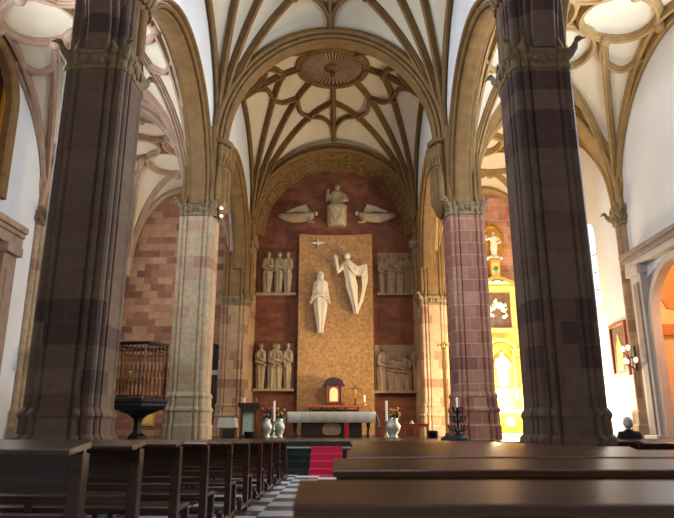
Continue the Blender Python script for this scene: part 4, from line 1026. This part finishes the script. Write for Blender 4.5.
for k in (4,):
    q = (vv[k]+vv[(k+1) % 6])/2; an_ = math.atan2(q.y, q.x)
    em = MB(); zz = (z1+hz)/2+0.05
    m3 = Matrix.Rotation(an_, 3, 'Z')
    em.ell(q*1.03+Vector((0, 0, zz)), (0.03, 0.09, 0.13), 10, m3)
    for j in range(10):
        a_ = 2*PI*j/10; em.ell(q*1.03+m3 @ Vector((0, 0.12*cos(a_), 0.17*sin(a_)))+Vector((0, 0, zz)), (0.025, 0.035, 0.045), 6, m3)
    em.build('emblem', 'dullgold', t)
MB().box(-0.4, 0.4, -0.06, 0.06, 0, 0.02).build('book_ledge', 'wood_dk', t, (0, -0.75, hz+0.02))

# ------------------------------------------------------------------ gilded altarpiece, right aisle end
YR = 29.0
def zr(py): return at(500, py, YR).z
AXR = 7.72
t = empty('altarpiece', (AXR, 29.45, ZP), 'gilded altarpiece with arched statue niche at the end of the right aisle', 'altarpiece')
def R(name, mat, x0, x1, y0, y1, z0, z1, bev=0.02): return MB().box(x0, x1, y0, y1, z0-ZP, z1-ZP).build(name, mat, t, bevel=bev)
R('altar_table', 'ivory', -1.25, 1.25, -1.2, -0.2, ZP, zr(410)); 
R('altar_front', 'gold', -1.1, 1.1, -1.24, -1.2, ZP+0.15, zr(413))
for k in range(3):
    e_ = MB(); e_.lathe([(0.2, 0), (0.17, 0.03), (0.06, 0.05)], (-0.7+0.7*k, -1.24, 0.6), 14, rot=Matrix.Rotation(PI/2, 3, 'X')); e_.build('frontal_rosette', 'ivory', t)
R('predella', 'goldp', -1.2, 1.2, -0.7, 0, zr(410), zr(388))
zn0, zn1 = zr(388), zr(352)
R('niche_back', 'goldp', -1.1, 1.1, -0.1, 0.0, zn0, zr(288))
for sx in (-1, 1):
    for xx, rr_ in ((0.56, 0.1), (0.95, 0.12)):
        z0_, z1_ = zn0-ZP, zn1-ZP
        cc = MB().lathe([(rr_*1.5, z0_), (rr_*1.5, z0_+0.1), (rr_*1.1, z0_+0.16), (rr_, z0_+0.3), (rr_*0.9, z1_-0.3)], (sx*xx, -0.4, 0), 16).build('column', 'goldp', t)
        MB().lathe([(rr_*0.95, z1_-0.3), (rr_*1.2, z1_-0.22), (rr_*1.3, z1_-0.1), (rr_*1.7, z1_-0.03), (rr_*1.7, z1_)], (sx*xx, -0.4, 0), 16).build('capital', 'gold', cc)
    for k in range(5):
        MB().box(sx*1.25-0.12, sx*1.25+0.12, -0.35, -0.05, zn0-ZP+0.05+k*0.45, zn0-ZP+0.4+k*0.45).build('side_ornament', 'gold', t, bevel=0.05)
za = zr(356)-ZP
for rr_, th, mm in ((0.52, 0.1, 'gold'), (0.66, 0.14, 'goldp')):
    MB().sweep([Vector((rr_*cos(PI*k/24), -0.3, za+rr_*1.0*sin(PI*k/24))) for k in range(25)], [Vector((cos(PI*k/24), 0, sin(PI*k/24))) for k in range(25)], [Vector((0, 1, 0))]*25, [(0, -0.2), (th, -0.2), (th, 0.25), (0, 0.25)]).build('niche_arch', mm, t)
R('impost', 'goldp', -1.15, -0.45, -0.55, 0, zn1, zn1+0.14); R('impost', 'goldp', 0.45, 1.15, -0.55, 0, zn1, zn1+0.14)
R('lower_entablature', 'goldp', -1.2, 1.2, -0.5, 0, zr(332), zr(328))
R('relief_field', 'dkpaint', -0.62, 0.62, -0.2, -0.1, zr(327), zr(292))
for sx in (-1, 1): R('frame_pilaster', 'goldp', min(sx*0.62, sx*0.85), max(sx*0.62, sx*0.85), -0.34, 0, zr(328), zr(290))
cv = MB(); rnd = random.Random(9); zcv = (zr(327)+zr(292))/2-ZP
for k in range(11):      # drift of pale cherubs and clouds
    a, rr_ = rnd.random()*6.28, 0.42*rnd.random()**0.6
    px_, pz_ = rr_*cos(a), zcv+1.25*rr_*sin(a); b_ = rnd.random()*6.28
    cv.ell((px_, -0.25, pz_), (0.08+0.08*rnd.random(), 0.09, 0.07+0.06*rnd.random()), 10)
    cv.tube([(px_, -0.28, pz_), (px_+0.12*cos(b_), -0.33, pz_+0.12*sin(b_)), (px_+0.2*cos(b_+0.8), -0.26, pz_+0.2*sin(b_+0.8))], [0.07, 0.06, 0.03], 8)
    cv.ell((px_-0.09*cos(b_), -0.33, pz_-0.09*sin(b_)), (0.05, 0.05, 0.055), 8)
cv.ell((0, -0.34, zcv+0.25), (0.09, 0.09, 0.12), 10); cv.build('cherub_cloud', 'ivory', t)
R('entablature', 'goldp', -1.0, 1.0, -0.5, 0, zr(291), zr(286))
zp_ = zr(286)-ZP; zap = zr(277)-ZP
MB().rings([[(x, y_, z) for x, z in ((-1.0, zp_), (1.0, zp_), (1.0, zp_+0.1), (0, zap+0.1), (-1.0, zp_+0.1))] for y_ in (-0.55, 0)], True, True, False).build('pediment', 'gold', t)
MB().rings([[(x, y_, z) for x, z in ((-0.62, zp_+0.08), (0.62, zp_+0.08), (0, zap-0.06))] for y_ in (-0.58, -0.5)], True, True, False).build('tympanum', 'ivory', t)
e_ = MB(); 
for k in range(7): e_.ell((-0.24+0.08*k, -0.6, zp_+0.2+0.08*sin(k*PI/6)), (0.06, 0.03, 0.05), 6)
e_.build('green_garland', 'green', t)
R('finial_pedestal', 'goldp', -0.2, 0.2, -0.45, -0.05, zr(279), zr(262)); R('pedestal_cap', 'gold', -0.27, 0.27, -0.52, 0, zr(262), zr(259.5))
MB().lathe([(0.13, 0.0), (0.11, 0.03), (0.02, 0.04)], (0, -0.45, zr(269)-ZP), 16, rot=Matrix.Rotation(PI/2, 3, 'X')).build('green_medallion', 'green', t)
# statues of the altarpiece
mb = MB(); H = zr(352)-zr(386)
hp = robe(mb, (0, 0, 0), H, 0.42*H, 0.25*H, 8, 0.07, (0, 0), 0.6, 0.7, 77); head(mb, hp, 0.14*H, 0, True)
for sx in (-1, 1): arm(mb, (sx*0.15*H, -0.03, 0.78*H), (sx*0.22*H, -0.09, 0.6*H), (sx*0.04*H, -0.2, 0.62*H), 0.05*H)
tag(mb.build('statue', 'ivory', None, (AXR, 29.02, zn0+0.05)), 'pale robed statue standing in the arched niche of the gilded altarpiece', 'statue')
MBp = MB().lathe([(0.3, 0), (0.3, 0.03), (0.26, 0.05)], (0, 0, 0), 16).build('statue_plinth', 'gold', None, (AXR, 29.02, zn0)); tag(MBp, 'round gilt plinth under the niche statue of the altarpiece', 'plinth')
zo0, zo1 = zr(259.5), zr(224)
cxo = AXR; 
t2 = empty('oval_glory', (cxo, 29.47, (zo0+zo1)/2+0.15), 'golden oval glory on the rose brick above the altarpiece', 'ornament')
ro = (zo1-zo0)/2*0.92
MB().lathe([(0.5, 0.0), (0.52, 0.05), (0.44, 0.09), (0.4, 0.03), (0.02, 0.03)], (0, 0, 0), 28, 1.0, ro/0.5, rot=Matrix.Rotation(PI/2, 3, 'X')).build('oval_plate', 'gold', t2)
star = [((0.5+0.14*(k % 2))*cos(PI*k/24), (ro+0.14*(k % 2))*sin(PI*k/24)) for k in range(48)]
MB().rings([[(x, y_, z) for x, z in star] for y_ in (-0.04, 0.0)], True, True, False).build('sunburst', 'gold', t2)
mb = MB(); H = (zo1-zo0)*0.8
hp = robe(mb, (0, 0, 0), H, 0.3*H, 0.2*H, 7, 0.08, (0.03, 0), 0.6, 0.5, 55); head(mb, hp, 0.14*H, 0.2)
arm(mb, (-0.12*H, -0.03, 0.78*H), (-0.24*H, -0.08, 0.72*H), (-0.3*H, -0.1, 0.9*H), 0.045*H); arm(mb, (0.14*H, -0.03, 0.78*H), (0.25*H, -0.09, 0.64*H), (0.1*H, -0.18, 0.56*H), 0.045*H)
for k in range(5): mb.ell((-0.25*H+0.11*H*k, -0.12, 0.06*H+0.03*H*(k % 2)), (0.09*H, 0.08*H, 0.07*H), 8)
s3 = mb.build('statue', 'ivory', None, (AXR, 29.2, zo0)); tag(s3, 'white statue on the pedestal top of the altarpiece before the golden oval', 'statue')
MB().box(-0.02, 0.02, -0.02, 0.02, 0.5*H, 1.1*H).box(-0.16, 0.16, -0.02, 0.02, 0.92*H, 0.96*H).build('cross', 'wood_dk', s3, (-0.3*H, -0.12, 0))
# altar candles on the gilded altar
for k, dx in enumerate((-0.85, -0.45, 0.45, 0.85)):
    candlestick('altar_candle', AXR+dx, 28.55, zr(410), 0.4, 0.35, 0.045, 'gold', ['outermost left', 'inner left', 'inner right', 'outermost right'][k]+' of four gilt candlesticks on the altarpiece table', 'candlestick', 'candlesticks on the altarpiece')

# ------------------------------------------------------------------ right wall: painting, sconces
t = empty('painting', (XW, 21.95, 3.72), 'framed devotional painting hung on the bright right wall', 'painting', rz=0)
MB().box(-0.05, 0.0, -0.56, 0.56, -0.82, 0.9).build('canvas', 'dkpaint', t)
for y0, y1, z0, z1 in ((-0.64, 0.64, 0.82, 0.95), (-0.64, 0.64, -0.9, -0.77), (-0.64, -0.52, -0.77, 0.82), (0.52, 0.64, -0.77, 0.82)):
    MB().box(-0.1, 0.0, y0, y1, z0, z1).build('frame_bar', 'wood_red', t, bevel=0.015)
f = MB(); f.rings([[(-0.065, y_*w_, z) for y_, w_ in ((-1, w0), (1, w0))]+[(-0.05, w0, z), (-0.05, -w0, z)] for z, w0 in ((-0.7, 0.16), (-0.2, 0.24), (0.15, 0.2), (0.35, 0.1))], True, True, False); f.ell((-0.06, 0, 0.45), (0.015, 0.09, 0.12), 10); f.build('painted_figure', 'goldp', t)
def sconce(x, y, z, sg, label, n=5):
    t = empty('wall_sconce', (x, y, z), label, 'sconce', 'wall sconces')
    MB().box(-0.03, 0.03, -0.07, 0.07, -0.35, 0.4).build('back_plate', 'iron', t, bevel=0.01)
    for k in range(n):
        a = -1.2+2.4*k/(n-1); zz = 0.25 if k % 2 else -0.15
        e = Vector((-sg*0.32*cos(a), 0.34*sin(a), zz))
        MB().tube([(0, 0, zz-0.2), e*0.6+Vector((0, 0, -0.12)), e], 0.018, 6).build('arm', 'iron', t)
        b_ = MB().lathe([(0.03, 0), (0.055, 0.04), (0.07, 0.09), (0.05, 0.15), (0.02, 0.17)], e, 10).build('globe', 'bulb', t)
p = at(629, 362, 20.3); sconce(9.8, 20.35, 3.25, 1, 'iron wall sconce with white globes on the red wall shaft')
sconce(XW-0.03, 24.6, 3.9, 1, 'iron wall sconce with white globes just behind the right dark pier', 3)
sconce(-9.62, 20.35, 3.2, -1, 'iron wall sconce with white globes on the pale left wall shaft')
# iron candle stand in right chapel
p = at(670, 430, 17.6)
t = empty('candle_stand', (10.35, 18.3, 0), 'black iron candle stand in the mouth of the apricot chapel', 'candle stand')
MB().lathe([(0.2, 0), (0.2, 0.04), (0.04, 0.1), (0.03, 2.1), (0.18, 2.15), (0.18, 2.2)], (0, 0, 0), 12).build('stem', 'iron', t)
for k in range(6): MB().tube([(0.16*cos(k), 0.16*sin(k), 2.2), (0.16*cos(k), 0.16*sin(k), 2.4)], 0.02, 8).build('candle', 'wax', t)
# left wall notice frame, picture at aisle end
t = empty('notice_frame', (-XW, 18.2, 2.15), 'small dark framed notice on the white wall at the far left edge', 'frame')
MB().box(0, 0.05, -0.3, 0.3, -0.4, 0.4).build('frame', 'wood_dk', t, bevel=0.015); MB().box(0.05, 0.06, -0.22, 0.22, -0.32, 0.32).build('sheet', 'mauvel', t); MB().lathe([(0.01, 0.55), (0.12, 0.45), (0.14, 0.4)], (0.03, 0, 0), 10, 0.2, 1).build('crest', 'wood_red', t)
p = at(147.5, 419, 29.45)
t = empty('framed_picture', (p.x, 29.5, p.z), 'small gilt framed picture on the brick wall seen under the pulpit', 'picture')
MB().box(-0.32, 0.32, -0.06, 0, -0.32, 0.32).build('frame', 'gold', t, bevel=0.02); MB().box(-0.22, 0.22, -0.07, -0.06, -0.22, 0.22).build('picture_field', 'goldp', t)
# flood lamps high on the pale pier
for k, py in enumerate((209, 217)):
    p = at(222.5, py, 20.2)
    t = empty('flood_lamp', (p.x, 20.2, p.z), ['upper', 'lower'][k]+' of two small white flood lamps high on the pale left pier', 'lamp', 'flood lamps on the pale pier')
    MB().lathe([(0.03, 0), (0.05, 0.04), (0.05, 0.09), (0.02, 0.1)], (0, 0, 0), 12, rot=Matrix.Rotation(-0.9, 3, 'Y')).build('housing', 'bulb', t); MB().box(-0.32, 0.0, -0.015, 0.015, -0.015, 0.015).build('bracket', 'iron', t)

# ------------------------------------------------------------------ pews
def make_pew(x0, x1, y, ztop, z0, mat, label, group=None, dz=0.045, th=0.04, bh=0.42):
    W = x1-x0
    t = empty('pew', ((x0+x1)/2, y, z0), label, 'pew', group)
    h = W/2
    sl = MB(); sl.rings([[(x, 0.02, ztop), (x, -0.26, ztop-dz), (x, -0.26, ztop-dz-th), (x, 0.02, ztop-th)] for x in (-h, h)], True, True, False); sl.build('book_rest', mat, t, bevel=0.008)
    MB().box(-h+0.03, h-0.03, 0.0, 0.035, ztop-bh, ztop-0.04).build('backrest', mat, t, bevel=0.006)
    if bh < 0.4: MB().box(-h+0.03, h-0.03, 0.0, 0.035, ztop-0.42, ztop-0.36).build('back_rail', mat, t, bevel=0.006)
    MB().box(-h+0.03, h-0.03, 0.0, 0.45, 0.42, 0.46).build('seat', mat, t, bevel=0.008)
    MB().box(-h+0.05, h-0.05, -0.52, -0.34, 0.17, 0.21).build('kneeler', mat, t, bevel=0.008)
    n_ = 2 if W < 2 else 3
    for k in range(n_):
        x = -h+0.05+(W-0.1)*k/(n_-1)
        MB().box(x-0.035, x+0.035, -0.05, 0.05, 0, ztop-0.06).build('post', mat, t, bevel=0.006)
        MB().box(x-0.03, x+0.03, 0.36, 0.44, 0, 0.42).build('leg', mat, t, bevel=0.006)
        MB().box(x-0.03, x+0.03, -0.52, 0.44, 0.06, 0.12).build('foot_rail', mat, t, bevel=0.006)
        MB().box(x-0.03, x+0.03, -0.5, -0.36, 0.1, 0.17).build('kneeler_block', mat, t)
    return t
ordn = ['nearest', 'second nearest', 'third nearest', 'fourth nearest', 'fifth nearest', 'sixth nearest', 'seventh nearest', 'eighth nearest', 'ninth nearest', 'farthest']
RP = [(2.12, 0.30, 0.94), (3.72, 0.385, 0.935), (5.35, 0.47, 0.93), (6.9, 0.52, 0.915), (8.4, 0.56, 0.90), (9.9, 0.6, 0.88), (11.4, 0.6, 0.86), (12.9, 0.6, 0.845), (14.4, 0.6, 0.83)]
for k, (y, x0, zt2) in enumerate(RP):
    make_pew(x0, 3.45, y, zt2, 0, 'wood_r', ('%s brown polished pew in the right nave block' % ordn[k]) if k < 8 else 'farthest brown polished pew in the right nave block, before the steps', 'pews of the right nave block')
LP = [(3.45, -0.9, 1.03), (4.5, -0.93, 1.02), (5.6, -0.93, 1.005), (6.7, -0.92, 0.985), (8.0, -0.9, 0.96), (9.3, -0.88, 0.935), (10.6, -0.86, 0.91), (11.9, -0.84, 0.89), (13.2, -0.82, 0.865), (14.5, -0.8, 0.84)]
for k, (y, x1, zt2) in enumerate(LP):
    make_pew(-3.45, x1, y, zt2, 0, 'wood', '%s dark pew in the left nave block' % ordn[k], 'pews of the left nave block', 0.03, 0.03, 0.26)
for k, y in enumerate((8.5, 10.0, 11.5, 13.0)):
    make_pew(5.6, 9.3, y, 0.9, 0, 'wood', '%s dark pew in the right side aisle' % ordn[k] + (', with the person seated' if k == 3 else ''), 'pews of the right aisle')
for k, y in enumerate((8.2, 9.7, 11.2)):
    make_pew(-9.3, -5.45, y, 0.92, 0, 'wood', '%s dark pew in the left side aisle behind the dark pier' % ordn[k], 'pews of the left aisle')

# ------------------------------------------------------------------ seated person
def skin_person(x, y, yaw=0.0):
    J = {'pel': (0, 0.17, 0.55), 'sp1': (0, 0.16, 0.72), 'ch': (0, 0.14, 0.90), 'nk': (0, 0.16, 1.00), 'hd0': (0, 0.165, 1.07),
         'sl': (-0.17, 0.15, 0.94), 'el': (-0.24, 0.2, 0.70), 'wl': (-0.12, 0.40, 0.60),
         'sr': (0.17, 0.15, 0.94), 'er': (0.24, 0.2, 0.70), 'wr': (0.12, 0.40, 0.60),
         'hl': (-0.1, 0.2, 0.545), 'kl': (-0.13, 0.60, 0.53), 'al': (-0.13, 0.58, 0.12), 'tl': (-0.14, 0.74, 0.05),
         'hr': (0.1, 0.2, 0.545), 'kr': (0.13, 0.60, 0.53), 'ar': (0.13, 0.58, 0.12), 'tr': (0.14, 0.74, 0.05)}
    rad = {'pel': (0.17, 0.13), 'sp1': (0.16, 0.12), 'ch': (0.18, 0.13), 'nk': (0.075, 0.075), 'hd0': (0.055, 0.055), 'sl': (0.085, 0.085), 'el': (0.06, 0.06), 'wl': (0.042, 0.042), 'hl': (0.1, 0.1), 'kl': (0.075, 0.075), 'al': (0.05, 0.05), 'tl': (0.045, 0.04)}
    for a in ('s', 'e', 'w', 'h', 'k', 'a', 't'): rad[a+'r'] = rad[a+'l']
    E = [('pel', 'sp1'), ('sp1', 'ch'), ('ch', 'nk'), ('nk', 'hd0'), ('ch', 'sl'), ('sl', 'el'), ('el', 'wl'), ('ch', 'sr'), ('sr', 'er'), ('er', 'wr'), ('pel', 'hl'), ('hl', 'kl'), ('kl', 'al'), ('al', 'tl'), ('pel', 'hr'), ('hr', 'kr'), ('kr', 'ar'), ('ar', 'tr')]
    keys = list(J); me = bpy.data.meshes.new('body_cage'); me.from_pydata([J[k] for k in keys], [(keys.index(a), keys.index(b)) for a, b in E], [])
    o = bpy.data.objects.new('body_cage', me); C.objects.link(o)
    o.modifiers.new('skin', 'SKIN'); s = o.modifiers.new('sub', 'SUBSURF'); s.levels = 2
    sv = me.skin_vertices[0].data
    for i, k in enumerate(keys): sv[i].radius = rad[k]; sv[i].use_root = (k == 'pel')
    dg = bpy.context.evaluated_depsgraph_get(); ev = o.evaluated_get(dg)
    m2 = bpy.data.meshes.new_from_object(ev, depsgraph=dg)
    mb = MB(); mb.v = [v.co.copy() for v in m2.vertices]; mb.f = [list(p.vertices) for p in m2.polygons]; mb.sm = [True]*len(mb.f)
    bpy.data.objects.remove(o)
    nb = len(mb.f)
    # head, face (front towards +y) and hands joined in the same mesh
    R_ = Matrix.Rotation(PI, 4, 'Z')
    hb = MB(); head(hb, (0, 0, 0), 0.225, 0.0)
    for sx in (-1, 1):
        hb.ell((sx*0.082, 0.01, 0.0), (0.014, 0.025, 0.032), 8)
        hb.ell((sx*0.035, -0.082, 0.012), (0.013, 0.012, 0.009), 8)
    hb.xf(Matrix.Translation((0, 0.175, 1.155)) @ R_)
    mb.add(hb.v, hb.f, True); nh = len(mb.f)
    for sx in (-1, 1):
        w0 = Vector((sx*0.12, 0.40, 0.60)); mb.ell(w0+Vector((-sx*0.015, 0.045, 0.0)), (0.036, 0.05, 0.02), 8)
        for k in range(4):
            q = w0+Vector((-sx*0.015+(k-1.5)*0.018, 0.085, 0.003)); ln_ = (0.05, 0.062, 0.066, 0.055)[k]
            mb.tube([q, q+Vector((0, ln_*0.55, 0.0)), q+Vector((0, ln_*0.9, -0.02))], [0.009, 0.0085, 0.007], 6)
        q = w0+Vector((-sx*0.045, 0.03, 0)); mb.tube([q, q+Vector((-sx*0.02, 0.03, 0.0)), q+Vector((-sx*0.022, 0.055, -0.005))], [0.011, 0.0095, 0.008], 6)
    t = mb.build('person', 'coat', None, (x, y, 0))
    me = t.data; me.materials.append(M['skin']); me.materials.append(M['trouser'])
    for i, p in enumerate(me.polygons):
        z = p.center.z
        if i >= nb: p.material_index = 1
        elif z > 1.02: p.material_index = 1
        elif z < 0.62 and (p.center.y > 0.3) and abs(p.center.x) < 0.24 and not (z > 0.57 and p.center.y < 0.45 and abs(p.center.x) < 0.17 and z > 0.6): p.material_index = 2
    t.location.z = 0.035
    tag(t, 'grey-haired person in a black coat seated in a side aisle pew, seen from behind', 'person')
    hr = MB(); hr.ell((0, 0.155, 1.19), (0.09, 0.105, 0.105), 16); hr.ell((0, 0.12, 1.14), (0.083, 0.075, 0.085), 14)
    hr.build('hair', 'hair', t)
    cl_ = MB(); cl_.lathe([(0.1, 0.97), (0.085, 1.03), (0.08, 1.045), (0.07, 1.04)], (0, 0.16, 0), 16, 1.0, 0.95, cap=False); cl_.build('collar', 'coat', t)
    return t
pp = at(630, 432, 13.15)
skin_person(pp.x, 13.04)

# ------------------------------------------------------------------ lights
def area(name, loc, rot, sx, sy, power, col):
    l = bpy.data.lights.new(name, 'AREA'); l.shape = 'RECTANGLE'; l.size = sx; l.size_y = sy; l.energy = power; l.color = col
    o = bpy.data.objects.new(name, l); C.objects.link(o); o.location = loc; o.rotation_euler = rot; return o
def spot(name, loc, target, power, col, ang=60, blend=0.6, size=0.15):
    l = bpy.data.lights.new(name, 'SPOT'); l.energy = power; l.color = col; l.spot_size = math.radians(ang); l.spot_blend = blend; l.shadow_soft_size = size
    o = bpy.data.objects.new(name, l); C.objects.link(o); o.location = loc
    o.rotation_euler = (Vector(target)-Vector(loc)).to_track_quat('-Z', 'Y').to_euler(); return o
def point(name, loc, power, col, size=0.2):
    l = bpy.data.lights.new(name, 'POINT'); l.energy = power; l.color = col; l.shadow_soft_size = size
    o = bpy.data.objects.new(name, l); C.objects.link(o); o.location = loc; return o
DAY = (0.74, 0.87, 1.0); WARM = (1.0, 0.72, 0.38); WARM2 = (1.0, 0.8, 0.5)
area('daylight_left_bay', (-XW+0.1, 13.2, 8.9), (0, -PI/2, 0), 4.4, 1.9, 800, DAY)
area('daylight_right_bay', (XW-0.1, 14.15, 8.9), (0, PI/2, 0), 4.4, 1.8, 1000, DAY)
area('daylight_left_far', (-XW+0.1, 26.0, 8.8), (0, -PI/2, 0), 4.5, 2.1, 60, DAY)
area('daylight_right_far', (XW-0.1, 23.6, 7.2), (0, PI/2, 0), 3, 0.85, 120, DAY)
area('nave_fill_right', (XP-0.8, 14.3, 13.4), (0, math.radians(50), 0), 0.9, 2.0, 300, DAY)  # this pair is added fill for the nave, no known source
area('nave_fill_left', (-XP+0.8, 14.3, 13.4), (0, -math.radians(50), 0), 0.9, 2.0, 300, DAY)
spot('aisle_vault_fill_left', (-9.6, 14.6, 9.0), (-5.9, 17.2, 12.3), 700, (0.9, 0.93, 1.0), 80, 0.8, 0.4)  # added fill that brightens the left aisle vault, no fixture there
spot('chancel_spot_right', (3.3, 22.3, 7.0), (0.2, 31, 2.6), 800, WARM, 46, 0.8)
spot('chancel_spot_left', (-3.3, 22.3, 7.4), (4.2, 29.5, 1.6), 1300, WARM, 36, 0.8)
spot('chancel_upper', (3.0, 21.6, 8.0), (0.0, 31, 7.5), 220, WARM2, 70)
point('altarpiece_lamp', (7.2, 26.4, 2.6), 1700, WARM2, 0.3)
point('altarpiece_lamp_high', (6.8, 27.2, 6.4), 300, WARM2, 0.3)
point('aisle_wall_lamp', (8.9, 24.4, 2.4), 700, WARM2, 0.2)
point('chapel_lamp', (11.6, 17.4, 6.4), 240, (1.0, 0.88, 0.7), 0.3)
point('vestry_lamp', (-6.0, 31.3, 3.2), 22, WARM, 0.2)
wd = bpy.data.worlds.new('world'); bpy.context.scene.world = wd; wd.use_nodes = True
wd.node_tree.nodes['Background'].inputs[0].default_value = (0.75, 0.82, 1.0, 1); wd.node_tree.nodes['Background'].inputs[1].default_value = 0.1
sc = bpy.context.scene
sc.view_settings.view_transform = 'Standard'; sc.view_settings.look = 'None'; sc.view_settings.gamma = 1.0; sc.view_settings.exposure = 0.0
sc.view_settings.use_curve_mapping = False
sc.cycles.max_bounces = 8; sc.cycles.diffuse_bounces = 5; sc.cycles.sample_clamp_indirect = 6.0
